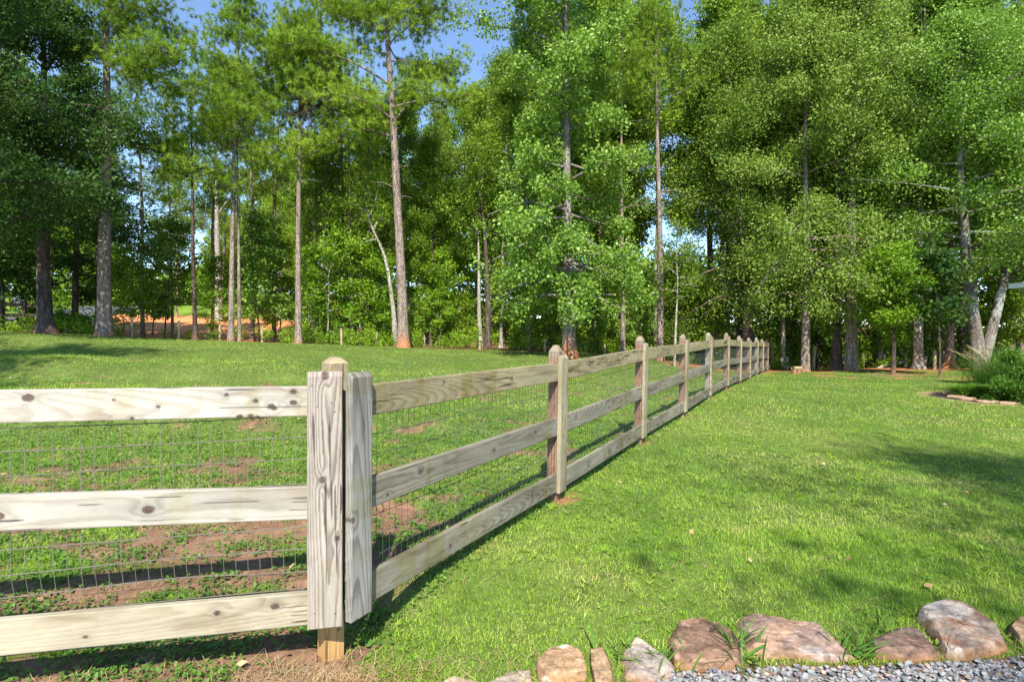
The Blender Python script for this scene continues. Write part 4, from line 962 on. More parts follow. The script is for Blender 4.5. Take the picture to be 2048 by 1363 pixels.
# big willow oaks right
hero('oak_tree', 'dark-trunked oak behind the far end of the fence, crown arching over the posts', 'oak tree', 1497, 26,
     [(1497, 735), (1495, 640), (1490, 520), (1482, 430), (1470, 330), (1460, 200), (1450, 80)], .24,
     b_decid(3.4, 5.0, 38, 84000, .11, .55, .72, wide, rise=(-.15, 1.1), sub=5, droop=.3, Y=26, fl=.95, extra=[([(1490, 520), (1420, 540), (1340, 580)], -2), ([(1485, 450), (1400, 400), (1310, 380)], -1), ([(1460, 200), (1380, 120), (1330, 60)], -2), ([(1495, 600), (1440, 590), (1380, 625)], -1.5), ([(1495, 590), (1540, 580), (1570, 625)], -1.5), ([(1495, 610), (1500, 590), (1490, 635)], -3), ([(1490, 560), (1430, 560), (1370, 560)], 1)]), 'bark_dark', 'oak', 1.4, 31)
hero('oak_tree', 'broad oak beside the log seat, low drooping boughs hiding its upper trunk', 'oak tree', 1612, 24,
     [(1614, 739), (1612, 640), (1612, 560), (1612, 430), (1610, 300), (1612, 150), (1610, -30)], .175,
     b_decid(3.6, 4.4, 36, 78000, .11, .55, .7, wide, rise=(-.3, 1.1), sub=5, droop=.3, Y=24, fl=.95, extra=[([(1612, 560), (1660, 500), (1730, 590)], -2.5), ([(1612, 540), (1560, 510), (1510, 590)], -2), ([(1612, 480), (1700, 470), (1760, 500)], -2), ([(1612, 600), (1660, 580), (1715, 625)], -1.5), ([(1612, 590), (1640, 570), (1660, 610)], -3), ([(1612, 600), (1570, 580), (1530, 610)], -1), ([(1612, 500), (1690, 500), (1750, 540)], 0)]), 'bark_pine', 'oak', 1.3, 32)
hero('oak_tree', 'dark trunk with widely flared roots between the two reddish trunks', 'oak tree', 1675, 24.5,
     [(1673, 738), (1674, 640), (1676, 500), (1678, 380), (1680, 200), (1680, 0), (1682, -100)], .19,
     b_decid(7, 3.8, 24, 34000, .11, .6, .65, egg, Y=24.5, fl=.95), 'bark_dark', 'oak', 2.1, 33)
hero('pine_tree', 'stout red-brown trunk right of the flared dark one', 'pine tree', 1703, 24, [(1706, 738), (1703, 640), (1702, 500), (1706, 380), (1708, 250), (1706, 100), (1704, -80)], .235,
     b_decid(9, 3.6, 22, 32000, .11, .6, .65, egg, Y=24, fl=.95), 'bark_pine', 'oak', 1.35, 34)
hero('oak_tree', 'tall pale grey trunk between the yellow-green tree and the clay-footed one', 'oak tree', 1838, 25,
     [(1838, 737), (1836, 640), (1838, 500), (1840, 420), (1846, 300), (1850, 150), (1850, -60)], .19,
     b_decid(6.5, 4.4, 30, 50000, .115, .6, .65, egg, Y=25, fl=.95), 'bark_pale', 'gum', 1.7, 35)
hero('oak_tree', 'trunk rising from a mound of red clay, left of the forked tree', 'oak tree', 1900, 25.5, [(1900, 739), (1901, 640), (1903, 500), (1904, 400), (1900, 250), (1895, 0)], .16,
     b_decid(6.5, 3.8, 24, 42000, .115, .6, .8, egg, Y=25.5, fl=.95), 'bark_pine_clay', 'gum', 2.3, 36)
def b_fork(r, path, prad, tb, cb_, b):
    V, F = tube(np.array([(P(x, y, 23).x-b.x, .1, P(x, y, 23).z-b.z) for x, y in [(1962, 742), (1980, 690), (1998, 620), (2012, 560), (2030, 480), (2050, 380), (2080, 200)]]), [.26, .2, .17, .15, .13, .11, .06], 10); tb.add(V, F)
    b_decid(4.2, 4.6, 40, 64000, .115, .6, .7, egg, Y=23, fl=.95)(r, path, prad, tb, cb_, b)
    p2 = np.array([(P(x, y, 23).x-b.x, .1, P(x, y, 23).z-b.z) for x, y in [(2012, 560), (2030, 480), (2050, 380), (2080, 200), (2090, 60)]]); cl = gen_limbs(r, p2, np.linspace(.15, .05, 5), 3.2, 12, 3.6, 26, egg, mb=tb, sub=5)
    V, F = leafy(cl, 30000, .7, .135, .6, r); cb_.add(V, F)
hero('oak_tree', 'forked mossy trunk splitting into a V behind the ornamental grass', 'oak tree', 1962, 23, [(1966, 742), (1954, 680), (1942, 610), (1932, 540), (1928, 450), (1922, 380), (1916, 250), (1915, 60)], .25, b_fork, 'bark_gray', 'gum', 1.25, 37)
def b_bare(limbs, Y, n=2600, leaf=True):
    def f(r, path, prad, tb, cb_, b):
        cl = [path[-1], path[-3]]
        for pts, dy in limbs:
            Q = limb_px(tb, path, prad, b, Y, pts, dy=dy, r0=.055); cl += [Q[-1], Q[len(Q)//2], Q[-4]]
            for j in range(6):
                q = r.uniform(.3, .95); i = int(q*(len(Q)-1)); d = r.normal(0, .35, 3); V, F = tube(np.array([Q[i], Q[i]+d*.6+[0, 0, .1], Q[i]+d+[0, 0, .35]]), [.016, .012, .004], 4); tb.add(V, F); cl.append(Q[i]+d)
        V, F = leafy(cl, n, .45, .12, .6, r, fl=.9); cb_.add(V, F)
    return f
hero('woodland_tree', 'crooked pale tree with bare forking limbs just left of the leaning pine', 'tree', 792, 26.6, [(792, 698), (787, 620), (776, 540), (766, 500), (748, 465), (735, 430), (728, 380)], .13,
     b_bare([([(752, 478), (735, 482), (710, 490)], 0), ([(745, 460), (762, 430), (790, 400)], .5), ([(732, 425), (700, 405), (665, 415)], -.3), ([(735, 435), (752, 400), (760, 360)], 0)], 26.6), 'bark_pale', 'light', 1.3, 71)
hero('woodland_tree', 'pale spotted slim trunk halfway between the leaning pine and the sweetgum', 'tree', 962, 27.5, [(962, 702), (958, 620), (958, 520), (955, 430), (948, 360)], .11,
     b_bare([([(956, 470), (920, 440), (880, 420)], 0), ([(950, 380), (975, 340), (1000, 320)], 0)], 27.5), 'bark_pale', 'mid', 1.3, 72)
hero('woodland_tree', 'dark forked trunk just right of the pale spotted slim trunk', 'tree', 976, 26.8, [(978, 704), (976, 600), (972, 500), (966, 420), (950, 340)], .16,
     b_bare([([(971, 480), (985, 420), (1010, 380)], 0), ([(968, 440), (935, 400), (900, 370)], .5)], 26.8, 5000), 'bark_dark', 'mid', 1.3, 73)
hero('woodland_tree', 'pale grey trunk left of the sweetgum trunk, seen below its low boughs', 'tree', 1056, 27.5, [(1056, 706), (1056, 640), (1058, 560), (1055, 450), (1050, 330)], .12, b_bare([([(1056, 480), (1030, 450), (1005, 440)], 0)], 27.5), 'bark_pale', 'mid', 1.3, 74)
hero('woodland_tree', 'twin-stemmed slim reddish tree between the straight grey-brown pine and the crooked pale one', 'tree', 703, 27, [(704, 690), (703, 600), (701, 500), (700, 400), (698, 330)], .09,
     b_bare([([(703, 640), (696, 520), (694, 400)], 0), ([(700, 420), (725, 380), (745, 350)], 0)], 27, 3000), 'bark_pine', 'mid', 1.3, 75)
hero('woodland_tree', 'thick white-barked trunk standing beyond the orange clay bank', 'tree', 438, 47, [(438, 634), (436, 560), (434, 480), (432, 400), (430, 320)], .34,
     b_bare([([(434, 470), (400, 430), (360, 400)], 0), ([(433, 430), (470, 380), (500, 350)], 0), ([(432, 400), (400, 350), (370, 330)], 1)], 47, 6000), 'bark_pale', 'mid', 1.3, 76)
# dark oak far left
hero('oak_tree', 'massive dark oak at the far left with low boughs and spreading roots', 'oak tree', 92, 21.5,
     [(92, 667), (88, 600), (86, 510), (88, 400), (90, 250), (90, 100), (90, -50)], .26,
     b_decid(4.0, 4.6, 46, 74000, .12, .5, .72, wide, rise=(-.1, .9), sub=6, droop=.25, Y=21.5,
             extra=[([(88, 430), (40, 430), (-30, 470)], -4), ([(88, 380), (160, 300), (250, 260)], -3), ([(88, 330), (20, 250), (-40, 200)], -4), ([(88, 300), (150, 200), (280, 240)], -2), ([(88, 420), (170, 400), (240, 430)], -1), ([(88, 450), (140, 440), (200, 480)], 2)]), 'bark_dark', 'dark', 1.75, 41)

# the yellow-green young tree and dark saplings standing in the back lawn
hero('young_tree', 'bright yellow-green young tree on a thin dark stem in a bare ring of soil', 'tree', 1788, 21.6, [(1788, 750), (1788, 690), (1786, 620), (1782, 560), (1780, 500)], .085,
     b_decid(1.5, 1.7, 34, 15000, .11, .6, .40, egg, rise=(.0, .9), Y=21.6), 'bark_dark', 'light', 1.1, 51)
hero('young_tree', 'small dark broad-leaved sapling between the pale grey trunk and clay-footed tree', 'tree', 1882, 20.5, [(1882, 756), (1880, 690), (1876, 620), (1870, 520), (1868, 460)], .04,
     b_decid(1.9, .8, 14, 2600, .14, .75, .38, egg, rise=(.0, .9), Y=20.5), 'bark_dark', 'dark', 1.1, 52)

# woodland prototypes
for i, (sd_, leaf, bark) in enumerate([(201, 'mid', 'bark_gray'), (202, 'gum', 'bark_dark'), (203, 'mid', 'bark_pale'), (204, 'oak', 'bark_gray'), (205, 'mid', 'bark_dark'), (206, 'light', 'bark_pale')]):
    proto_decid('w%d' % i, sd_, 17, (6.2, 7.5, 5.2, 7, 4.6, 6)[i], (2.9, 3.1, 2.7, 3.4, 2.8, 2.5)[i], (.14, .16, .11, .17, .12, .10)[i], 30, 24000, leaf, bark, .14, .62, .66, wob=.9, sub=4, fl=.9, lean=((i % 3-1)*.02, 0))
proto_pine('p0', 301, 18, 10, 2.4, .15, 26, 5); proto_pine('p1', 302, 18, 8.5, 2.2, .13, 28, 5); proto_pine('p2', 303, 18, 5.5, 2.0, .10, 30, 4)
for i, leaf in enumerate(['light', 'mid', 'light', 'gum']):
    proto_decid('s%d' % i, 401+i, 5.5, .9, 1.25, .035, 22, 5200, leaf, 'bark_pale' if i % 2 == 0 else 'bark_dark', .13, .62, .38, wob=.8, sub=3, rise=(.1, .9), lean=((i-1.5)*.03, 0))

# allowed top line of the woodland (photo pixels)
TOPX = [-400, 0, 330, 360, 420, 520, 620, 700, 780, 860, 905, 950, 1000, 1060, 1200, 1300, 2500]
TOPY = [-60, -60, 60, 230, 245, 230, 225, 190, 150, 190, 130, 150, 95, -20, -60, -80, -80]
r = random.Random(5)
woods = []
rows = [(28.5, 3.6, 'front'), (32, 3.4, 'second'), (37, 3.8, 'deep'), (44, 4.2, 'deep'), (52, 4.2, 'deep')]
for (Yr, sp, band) in rows:
    X = -1.05*Yr*.86-3
    while X < 1.0*Yr*.86+4:
        X += sp*r.uniform(.7, 1.35); Y = Yr+r.uniform(-1.4, 1.4); px = CX+X/Y*FPX
        if 235 < px < 560:
            if Yr < 40 and r.random() < .8: continue
            if Yr > 40: Y += 5
        if px < 235 and Y > 35: continue
        
        if 1285 < px < 1395 and Y > 30: continue
        ty = float(np.interp(px, TOPX, TOPY))+r.uniform(-15, 50)
        z0 = tz(X, Y); H = P(px, ty, Y).z-z0; H = min(H, 23)
        if px < 560: H = min(H, P(px, r.uniform(240, 400), Y).z-z0)
        pine = r.random() < (.35 if px < 700 else .16)
        key = ('p%d' % r.randrange(3)) if pine else 'w%d' % r.choice([0, 1, 2, 3, 4, 0, 3, 5])
        woods.append([px, Y, X, z0, key, H, band, pine])
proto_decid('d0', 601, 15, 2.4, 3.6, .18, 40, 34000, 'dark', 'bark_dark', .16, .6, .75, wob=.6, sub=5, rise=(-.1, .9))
for px, Y in [(-110, 24), (-30, 29), (45, 32), (-75, 25.5), (150, 28.5)]:
    X = P(px, 600, Y).x; woods.append([px, Y, X, tz(X, Y), 'd0', r.uniform(14, 18), 'front' if Y < 30 else 'second', False])
GAP = []   # extra trees for the right part at the back of the lawn: high and dense
for px, Y in [(1420, 29), (1590, 33), (1640, 30), (1760, 29), (1930, 30), (2080, 27), (2130, 24), (1220, 31), (-60, 21), (-20, 27)]:
    X = P(px, 600, Y).x; z0 = tz(X, Y); woods.append([px, Y, X, z0, 'w%d' % r.choice([1, 3, 4, 1]), P(px, r.uniform(-60, 60), Y).z-z0, 'front' if Y < 30 else 'second', False])
for px, Y, ty, key in [(285, 29, 90, 'p1'), (345, 30, 150, 'p2'), (425, 30, 130, 'p1'), (505, 29, 110, 'p0'), (548, 31, 60, 'p1'), (645, 29, 110, 'p0'), (690, 31, 70, 'p2'), (870, 32, 190, 'p2')]:
    X = P(px, 600, Y).x; z0 = tz(X, Y); woods.append([px, Y, X, z0, key, P(px, ty, Y).z-z0, 'front' if Y < 30 else 'second', True])
LAND = [(-999, 'left of the dark oak'), (92, 'between the dark oak and the thick pale pine'), (210, 'right of the thick pale pine'), (391, 'right of the dark slender pine'), (479, 'right of the slim pine pair'), (597, 'between the straight grey-brown pine and the leaning pine'),
        (808, 'right of the leaning pine'), (1140, 'right of the sweetgum'), (1322, 'right of the bare brown pine'), (1497, 'behind the far end of the fence'), (1612, 'behind the broad drooping oak'), (1703, 'right of the stout red-brown trunk'), (1838, 'right of the pale grey trunk'), (1966, 'right of the forked tree')]
ORD = ['first', 'second', 'third', 'fourth', 'fifth', 'sixth', 'seventh', 'eighth', 'ninth', 'tenth']
woods = [w for w in woods if not (10 < w[0] < 62 and w[1] < 39)]
cnt = {}
kindw = {'d0': 'dark bushy', 'w0': 'grey-barked', 'w1': 'dark-trunked', 'w2': 'pale slim', 'w3': 'broad grey-barked', 'w4': 'dark low-branched', 'w5': 'light-green', 'p0': 'high-crowned', 'p1': 'slim', 'p2': 'small shaggy'}
bandw = {'front': 'front-row', 'second': 'second-row', 'deep': 'deep-set'}
for w in sorted(woods, key=lambda w: w[0]):
    px, Y, X, z0, key, H, band, pine = w; land = [l for l in LAND if l[0] <= px][-1][1]
    k = (land, band, key); cnt[k] = cnt.get(k, 0)+1; n = cnt[k]
    lab = '%s %s %s %s' % (bandw[band], kindw[key], 'pine' if pine else 'tree', land)
    if n > 1: lab = '%s %s' % (ORD[n-1], lab)
    s = H/(18 if pine else 17); sx = s*(1 if s < 1.1 else .92)
    o = tree(key, 'pine_tree' if pine else 'woodland_tree', lab, 'pine tree' if pine else 'tree', (X, Y, z0), 1, r.uniform(0, 6.28), 'trees of the woods behind the lawn')
    o.scale = (max(sx, .62), max(sx, .62), s)
# saplings along the wood's edge
cnt = {}
sap = [(440, 28), (520, 26.8), (560, 29), (630, 27.5), (655, 26.5), (690, 28), (722, 27), (745, 30), (770, 27.5), (850, 28), (880, 27.5), (920, 30), (1010, 28), (1060, 27), (1100, 28), (1190, 27), (1230, 29), (1280, 28), (1385, 29), (1430, 28), (1545, 29.5), (1580, 31),
       (1640, 29), (1665, 31), (1740, 28.5), (1765, 30), (1810, 29), (1860, 29), (1925, 28.5), (2000, 27), (2040, 26), (330, 27.5), (305, 31), (260, 26)]
for px, Y in sap:
    X = P(px, 600, Y).x; z0 = tz(X, Y); i = r.randrange(4)
    if 610 < px < 800: i = r.choice([0, 2])
    land = [l for l in LAND if l[0] <= px][-1][1]; k = (land, i); cnt[k] = cnt.get(k, 0)+1
    lab = '%s wood-edge sapling %s' % (['bright yellow-green', 'mid-green', 'slim yellow-green', 'deep green'][i], land)
    if cnt[k] > 1: lab = ORD[cnt[k]-1]+' '+lab
    s = r.uniform(.75, 1.25)
    o = tree('s%d' % i, 'sapling', lab, 'sapling', (X, Y, z0), s, r.uniform(0, 6.28), 'saplings along the wood edge')

# ------------------------------------------------------------------ trees behind the camera that shade the lawn
proto_decid('b0', 501, 17, 7.5, 4.4, .25, 30, 26000, 'oak', 'bark_gray', .16, .6, .9, prof=egg, sub=5)
tree('b0', 'oak_tree', 'tall oak standing left of the viewpoint, outside the picture, shading the far lawn', 'oak tree', (-12.5, 1.5, tz(-12.5, 1.5)), .98, .5)
proto_decid('b1', 502, 16, 8.0, 5.6, .2, 26, 8000, 'oak', 'bark_gray', .16, .6, 1.0, prof=egg, sub=4)
tree('b1', 'oak_tree', 'thin-crowned oak standing behind the viewpoint, shading the near right lawn', 'oak tree', (4.9, -8.6, 0), 1.0, 2.0)
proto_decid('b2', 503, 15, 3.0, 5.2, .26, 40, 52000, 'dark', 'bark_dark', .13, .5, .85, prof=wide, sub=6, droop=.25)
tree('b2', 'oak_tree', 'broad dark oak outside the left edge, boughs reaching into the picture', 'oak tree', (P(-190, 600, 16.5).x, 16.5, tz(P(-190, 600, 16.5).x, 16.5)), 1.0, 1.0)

# ------------------------------------------------------------------ distant woods and undergrowth
def build_distant():
    r = np.random.default_rng(9); tx = [-900, 0, 200, 260, 400, 470, 560, 700, 1200, 1270, 1430, 1500, 2048, 3000]; ty = [250, 280, 380, 570, 520, 420, 360, 340, 360, 510, 510, 340, 260, 260]
    cl = []
    for i in range(5200):
        Y = r.uniform(56, 90); px = r.uniform(-500, 2550); t = np.interp(px, tx, ty)+r.uniform(0, 60); X = P(px, 600, Y).x; z0 = tz(X, Y); zt = P(px, t, Y).z
        if zt < z0+.5: continue
        cl.append((X, Y, z0+(zt-z0)*r.random()**.8))
    V, F = leafy(cl, 230000, 2.0, .58, .62, r, fl=.8); g = MB(); g.add(V, F)
    o = g.build('distant_woods', M['mid']); tag(o, 'dense green mass of distant woods', 'woods', kind='stuff')
build_distant()
def build_under():
    r = np.random.default_rng(10); cl = []
    for i in range(1500):
        X = r.uniform(-26, 30); Y = float(edge_y(np.array([X]))[0])+.4+abs(r.normal(0, 1.8)); a = X/Y; px = CX+a*FPX
        dens = np.interp(px, [-300, 0, 110, 180, 270, 560, 620, 800, 840, 1100, 1200, 1500, 1600, 2200], [.5, .3, .9, .8, .10, .2, .9, .9, .5, .5, .8, .7, .25, .4])
        if r.random() > dens: continue
        cl.append((X, Y, tz(X, Y)+abs(r.normal(0, .38 if px < 1400 else .3))))
    V, F = leafy(cl, 52000, .36, .10, .6, r, fl=.9, up=.3); g = MB(); g.add(V, F)
    o = g.build('undergrowth', M['light']); tag(o, 'tangled green undergrowth along the edge of the woods', 'undergrowth', kind='stuff')
    cl = []
    for i in range(2600):
        X = r.uniform(-8, 34); Y = r.uniform(28, 42); px = CX+X/Y*FPX
        if r.random() > np.interp(px, [560, 640, 2200], [.1, .8, .9]): continue
        cl.append((X, Y, tz(X, Y)+abs(r.normal(0, .9))))
    V, F = leafy(cl, 60000, .5, .14, .6, r, fl=.9, up=.3); g = MB(); g.add(V, F)
    o = g.build('forest_undergrowth', M['mid']); tag(o, 'leafy undergrowth deeper in the woods', 'undergrowth', kind='stuff')
build_under()

# ------------------------------------------------------------------ shrubs
def shrub(px, Y, rx, rz_, n, leaf, label, size=.06, seed=1, cat='shrub', group=None, asp=.6, lumps=26, cr=.3):
    r = np.random.default_rng(seed); b = gp(px, Y); cl = []
    for i in range(lumps):
        d = r.normal(0, 1, 3); d /= np.linalg.norm(d); d[2] = abs(d[2]); cl.append(d*np.array([rx, rx*.8, rz_])*r.uniform(.55, .95))
    o = thing('shrub', label, cat, b, 0, group); g = MB(); V, F = leafy(cl, n, cr, size, asp, r, fl=.8, up=.4); g.add(V, F); g.build('foliage', M[leaf], o)
    t = MB()
    for i in range(7): V, F = tube(np.array([[0, 0, -.05], np.array(cl[i])*.5, np.array(cl[i])*.95]), [.02, .014, .006], 5); t.add(V, F)
    t.build('stems', M['bark_dark'], o, True)
shrub(2080, 13.0, .95, 1.38, 24000, 'shrub', 'rounded clipped evergreen shrub at the right edge above the garden bed', .05, 61, cr=.26, lumps=60)
for i, (px, Y, rx, rz_, lab) in enumerate([(130, 24.6, .6, 1.0, 'leafy bush just right of the dark oak trunk'), (160, 25, .7, .8, 'second leafy bush, in the middle of the group left of the thick pale pine'), (182, 25.4, .5, .9, 'darker bush closest to the thick pale pine'), (68, 27, .6, .9, 'bright bush seen through the small rail fence at far left')]):
    shrub(px, Y, rx, rz_, 5200, 'shrub', lab, .10, 65+i, group='bushes by the dark oak', cr=.3)
def orn_grass():
    r = np.random.default_rng(5); b = Vector((P(1996, 700, 15.0).x, 15.0, 0)); b.z = tz(b.x, b.y); o = thing('ornamental_grass', 'tall fountain grass with tan plumes, left of the rounded shrub', 'ornamental grass', b)
    g = MB(); pl = MB()
    def arch(n, Lr, wr, spr, mb, tip=False):
        for i in range(n):
            az = r.uniform(0, 2*PI); l = r.uniform(*Lr); ti = r.uniform(.1, .7); k = 7; t = np.linspace(0, 1, k); ang = ti+t**1.5*r.uniform(.6, 1.7); x0, y0 = r.normal(0, spr, 2)
            dx = np.cumsum(np.r_[0, np.sin(ang[:-1])])*l/(k-1); dz = np.cumsum(np.r_[0, np.cos(ang[:-1])])*l/(k-1); w = r.uniform(*wr)*(1-t*.85)
            c = np.stack([x0+dx*math.cos(az), y0+dx*math.sin(az), dz], 1); s = np.stack([-math.sin(az)*w, math.cos(az)*w, w*.2], 1); V = np.concatenate([c-s, c+s]); j = np.arange(k-1); mb.add(V, np.stack([j, j+1, j+1+k, j+k], 1))
    arch(1300, (.75, 1.45), (.005, .009), .2, g); g.build('leaves', M['weed'], o)
    for i in range(10):
        az = r.uniform(2.0, 4.6); l = r.uniform(1.15, 1.5); k = 9; t = np.linspace(0, 1, k); an = r.uniform(.15, .55)+t**2*r.uniform(.7, 1.1)
        dx = np.cumsum(np.r_[0, np.sin(an[:-1])])*l/(k-1); dz = np.cumsum(np.r_[0, np.cos(an[:-1])])*l/(k-1); Q = np.stack([dx*math.cos(az), dx*math.sin(az), dz], 1)
        V, F = tube(Q, np.r_[[.002]*(k-3), .009, .010, .003], 5); pl.add(V, F)
        m = 130; q = r.uniform(.74, 1, m); c = np.stack([np.interp(q, t, Q[:, c_]) for c_ in range(3)], 1); d = (Q[-1]-Q[-3]); d /= np.linalg.norm(d); dd = d+r.normal(0, .45, (m, 3)); sd_ = np.cross(dd, r.normal(0, 1, (m, 3))); sd_ /= np.linalg.norm(sd_, axis=1)[:, None]
        V = np.stack([c-sd_*.002, c+sd_*.002, c+dd*.035], 1).reshape(-1, 3); pl.add(V, np.arange(m*3).reshape(-1, 3))
    pl.build('plumes', M['plume'], o)
orn_grass()
def liriope(px, Y, rx, ry, n, label, seed):
    r = np.random.default_rng(seed); b = Vector((P(px, 700, Y).x, Y, 0)); b.z = tz(b.x, b.y); g = MB()
    a = r.uniform(0, 2*PI, n); q = np.sqrt(r.random(n)); x = b.x+np.cos(a)*q*rx; y = b.y+np.sin(a)*q*ry; z = terrain(x, y)
    for lo in (0,):
        az = r.uniform(0, 2*PI, n); L = r.uniform(.3, .56, n); ti = r.uniform(.1, .7, n); k = 4
        c = [np.stack([x, y, z], 1)]; 
        for j in range(1, k): an = ti+j*.38; c.append(c[-1]+np.stack([np.cos(az)*np.sin(an), np.sin(az)*np.sin(an), np.cos(an)], 1)*(L/(k-1))[:, None])
        c = np.stack(c, 1); w = np.array([.007, .008, .006, .001]); s = np.stack([-np.sin(az), np.cos(az), 0*az], 1)
        V = np.concatenate([c-s[:, None]*w[None, :, None], c+s[:, None]*w[None, :, None]], 1).reshape(-1, 3); i = np.arange(n)[:, None]*8
        F = np.concatenate([i+np.array([j, j+1, j+5, j+4]) for j in range(3)])
    V = V-np.array([b.x, b.y, b.z]); g.add(V, F); o = g.build('border_grass', M['shrub']); o.location = b; tag(o, label, 'border plant', 'strappy border plants in the mulch bed')
liriope(1966, 14.5, .55, .4, 4200, 'leftmost strappy green border plant in the mulch bed', 1)
liriope(2012, 14.0, .55, .36, 4200, 'middle strappy green border plant below the fountain grass', 2)
liriope(2062, 13.6, .55, .36, 4200, 'strappy green border plant at the right edge of the picture', 3)
def edging():
    r = np.random.default_rng(3); k = 0
    names = ['far tip', 'outer tip', 'bend', 'near side', 'second on its near side', 'near the right edge']
    for i, (px, py, Y) in enumerate([(1946, 786, 15.2), (1905, 790, 14.9), (1915, 797, 14.2), (1935, 803, 13.7), (1976, 808, 13.2), (2020, 812, 12.9)]):
        c = Vector((P(px, py, Y).x, Y, 0)); c.z = tz(c.x, c.y); n = 9; a = np.linspace(0, 2*PI, n, endpoint=False); rr = r.uniform(.7, 1.1, n); V = []
        for s, z in ((1, -.03), (1.02, .02), (.93, .045), (.4, .05)): V += [(math.cos(t)*.24*q*s, math.sin(t)*.13*q*s, z+r.normal(0, .004)) for t, q in zip(a, rr)]
        V.append((0, 0, .05)); F = [(j*n+m, j*n+(m+1) % n, (j+1)*n+(m+1) % n, (j+1)*n+m) for j in range(3) for m in range(n)]; T = [(3*n+m, 3*n+(m+1) % n, 4*n) for m in range(n)]
        mb = MB(); mb.add(np.array(V), [np.array(F), np.array(T)], np.array([.36, .25, .165])*r.uniform(.8, 1.15)); o = mb.build('edging_stone', M['stone']); o.location = c; o.rotation_euler = (0, 0, r.uniform(-.5, .5))
        tag(o, 'flat tan stone edging the mulch bed, '+names[i], 'stone', 'flat stones edging the mulch bed')
edging()

# ------------------------------------------------------------------ fences at the back
def round_post(h, r, lean=(0, 0)):
    V, F = tube(np.array([[0, 0, -.2], [0, 0, h*.5], [lean[0], lean[1], h-.02], [lean[0], lean[1], h]]), [r, r, r*.97, r*.6], 8); mb = MB(); mb.add(V, F)
    k = len(V); V2 = np.array([[lean[0], lean[1], h+.005]]); mb.add(np.concatenate([V[-8:], V2]), np.array([[i, (i+1) % 8, 8] for i in range(8)])); return mb
def back_fence(name, label, posts, mat, r=.06, wire=True, h0=1.2):
    b = gp(posts[0][0], posts[0][2]); o = thing(name, label, 'fence', b); tops = []
    for (px, ptop, Y) in posts:
        q = gp(px, Y); h = P(px, ptop, Y).z-q.z; mb = round_post(h, r, (rng.normal(0, .02), 0)); c = mb.build('post', M[mat], o, True); c.location = q-b; tops.append((q-b, h))
    if wire:
        mb = MB()
        for (p, h), (q, g) in zip(tops[:-1], tops[1:]): mesh_span(mb, p, q, min(h, g)-.08, .05, r=.0022, sp=.15, hs=.15, wob=.02)
        mb.build('wire_mesh', M['wire_dark'], o)
back_fence('wire_fence', 'wire mesh fence on round wooden posts along the woods at the back right',
           [(1576, 713, 27), (1629, 692, 26.3), (1685, 709, 27.2), (1728, 705, 26.8), (1770, 708, 27.5), (1813, 711, 27), (1852, 712, 26.5), (1871, 701, 24.6), (1891, 702, 25.6), (1942, 700, 25.4), (2024, 690, 25)], 'post_wood', .065)
back_fence('wire_fence', 'low wire fence on short wooden posts along the lawn edge at the left and middle',
           [(132, 652, 24.2), (187, 634, 24.2), (264, 636, 24.4), (358, 641, 25), (440, 648, 25.4), (524, 652, 25.8), (597, 655, 26), (683, 656, 26), (754, 663, 26.2), (826, 668, 26.4), (960, 672, 26.4), (1090, 678, 26.6), (1210, 686, 26.8)], 'post_wood', .05)
def rail_fence_small():
    b = gp(3, 26); o = thing('rail_fence', 'small dark three-rail wooden fence at the far left beside the road', 'fence', b)
    posts = [(-60, 26), (3, 26), (49, 26.2), (100, 26.5)]; pts = []
    for px, Y in posts:
        q = gp(px, Y); mb = MB(); V, F = boxv((0, 0, .55), (.07, .07, .7)); mb.add(V, F); V, F = boxv((0, 0, 1.27), (.05, .05, .025)); mb.add(V, F); c = mb.build('post', M['post_dark'], o); c.location = q-b; pts.append(q-b)
    for p, q in zip(pts[:-1], pts[1:]):
        for z in (.16, .62, 1.08):
            d = q-p; L = d.length; mb = MB(); V, F = boxv((0, 0, 0), (L/2-.08, .02, .075)); mb.add(V, F); c = mb.build('rail', M['post_dark'], o); c.matrix_local = frame_matrix((p+q)/2+Vector((0, -.03, z)), d, (d.y, -d.x, 0))
rail_fence_small()
# diamond road sign seen from behind
def sign():
    b = gp(36, 37); o = thing('road_sign', 'grey diamond-shaped road sign seen from behind in the shade at far left', 'road sign', b); zc = P(36, 600, 37).z-b.z; s = .30
    mb = MB(); V, F = boxv((0, 0, 0), (s, .006, s), Matrix.Rotation(PI/4, 3, 'Y')); mb.add(V+np.array([0, 0, zc]), F); V, F = boxv((0, -.012, zc), (s*.9, .006, .02)); mb.add(V, F); mb.build('sign_plate', M['sign_back'], o)
    mb = MB(); V, F = tube(np.array([[0, -.03, -.2], [0, -.03, zc+.3]]), [.03, .03], 8); mb.add(V, F); mb.build('pole', M['sign_back'], o, True)
sign()
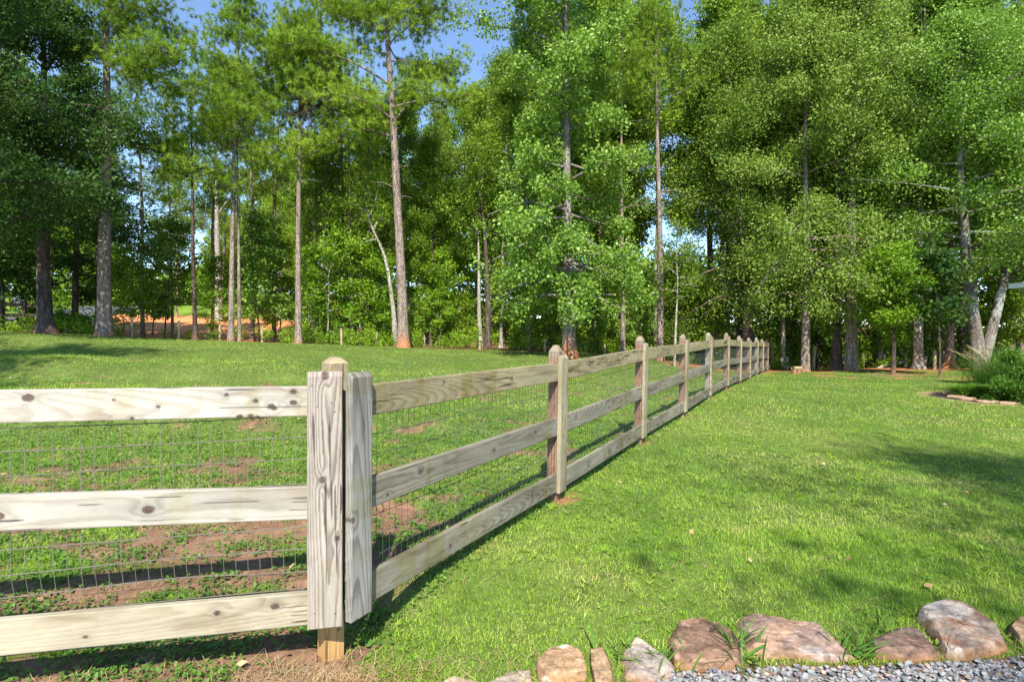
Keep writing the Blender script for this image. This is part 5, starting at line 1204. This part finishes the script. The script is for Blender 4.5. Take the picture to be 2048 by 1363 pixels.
# road
def road():
    ctr = [(-500, 60), (-260, 52), (-60, 44), (20, 43), (100, 46), (165, 50), (215, 55), (252, 61), (278, 68), (292, 76), (300, 90), (305, 110)]
    pts = [(P(px, 600, Y).x, Y) for px, Y in ctr]; t = np.linspace(0, len(pts)-1, 90); X = np.interp(t, range(len(pts)), [p[0] for p in pts]); Y = np.interp(t, range(len(pts)), [p[1] for p in pts])
    for _ in range(6): X[1:-1] = (X[:-2]+X[1:-1]*2+X[2:])/4; Y[1:-1] = (Y[:-2]+Y[1:-1]*2+Y[2:])/4
    dx = np.gradient(X); dy = np.gradient(Y); l = np.hypot(dx, dy); nx, ny = -dy/l, dx/l; V = []
    ws = np.linspace(-3.2, 3.2, 9)
    for w in ws: x = X+nx*w; y = Y+ny*w; V.append(np.stack([x, y, terrain(x, y)+.10], 1))
    V = np.stack(V, 1).reshape(-1, 3); i = np.arange(89)[:, None]*9+np.arange(8)[None]; F = np.stack([i, i+1, i+10, i+9], -1).reshape(-1, 4)
    o = link_mesh(np_mesh('road', V, F, M['asphalt'], True), 'road'); tag(o, kind='structure')
road()
# ------------------------------------------------------------------ log seat and fallen log
def log_seat():
    q = P(1593, 744, 22.4); b = Vector((q.x, q.y, tz(q.x, q.y))); o = thing('log_seat', 'small rough seat of split logs by the far end of the fence', 'log seat', b, .25)
    mb = MB(); V, F = tube(np.array([[-.17, 0, .25], [.17, 0, .25]]), [.1, .1], 10); V[:, 2] = np.minimum(V[:, 2], .27); mb.add(V, F, (.52, .40, .24)); mb.build('seat', M['stone'], o)
    for s in (-1, 1):
        mb = MB(); V, F = tube(np.array([[s*.09, 0, -.03], [s*.09, 0, .20]]), [.085, .075], 9); mb.add(V, F, (.30, .17, .10)); mb.build('leg', M['stone'], o)
log_seat()
def fallen(px0, y0, px1, y1, Y, label):
    a = P(px0, y0, Y); c = P(px1, y1, Y+.6); mb = MB(); p = np.array(a); q = np.array(c); pts = [p+(q-p)*t+np.array([0, 0, .05*math.sin(t*5)]) for t in np.linspace(0, 1, 6)]; b = Vector(pts[0]); b.z = tz(b.x, b.y)
    V, F = tube(np.array(pts)-np.array(b), np.linspace(.06, .035, 6), 7); mb.add(V, F); o = mb.build('fallen_log', M['bark_pale'], smooth=True); o.location = b; tag(o, label, 'log')
fallen(1752, 738, 1814, 719, 26, 'pale fallen limb leaning up to the right by the back wire fence')
# ------------------------------------------------------------------ house corner
def house():
    x0, y1 = P(2033, 565, 16.6).x, 16.6; ez = P(2036, 568, 16.6).z
    b = Vector((x0+.45, 6, tz(x0+2, 12))); o = thing('house', 'house at the right edge, only its brown roof corner and white gutter in view', 'house', b)
    W, D = 9.0, y1-.45-6; ez -= b.z
    mb = MB(); V, F = boxv((W/2, D/2, ez/2-.1), (W/2, D/2, ez/2)); mb.add(V, F); mb.build('wall', M['siding'], o)
    e = .45; rx0, rx1, ry0, ry1 = -e, W+e, -e, D+e; rise = 2.6; m = (ry1-ry0)/2
    v = [(rx0, ry0, ez), (rx1, ry0, ez), (rx1, ry1, ez), (rx0, ry1, ez), (rx0+m*.6, (ry0+ry1)/2, ez+rise), (rx1-m*.6, (ry0+ry1)/2, ez+rise)]
    v2 = [(x, y, z-.03) for x, y, z in v]
    mb = MB(); mb.add(np.array(v), [np.array([[0, 1, 5, 4], [2, 3, 4, 5]]), np.array([[1, 2, 5], [3, 0, 4]])]); mb.build('roof', M['shingle'], o)
    mb = MB(); V, F = boxv(((rx0+rx1)/2, (ry0+ry1)/2, ez-.05), ((rx1-rx0)/2-.02, (ry1-ry0)/2-.02, .04)); mb.add(V, F); mb.build('soffit', M['trim'], o)
    for (cx, cy, hx, hy) in ((rx0-.06, (ry0+ry1)/2, .06, (ry1-ry0)/2+.12), ((rx0+rx1)/2, ry1+.06, (rx1-rx0)/2, .06)):
        mb = MB(); V, F = boxv((cx, cy, ez-.055), (hx, hy, .06)); mb.add(V, F); V, F = boxv((cx, cy, ez+.012), (hx+.01, hy+.01, .008)); mb.add(V, F); mb.build('gutter', M['trim'], o)
    for k in range(2):
        fr = MB(); V, F = boxv((-.02, 2.5+k*4, 1.5), (.02, .55, .75)); fr.add(V, F); w = fr.build('window', M['trim'], o)
        pn = MB(); V, F = boxv((-.045, 2.5+k*4, 1.5), (.006, .46, .66)); pn.add(V, F); pn.build('pane', M['glass'], w)
house()
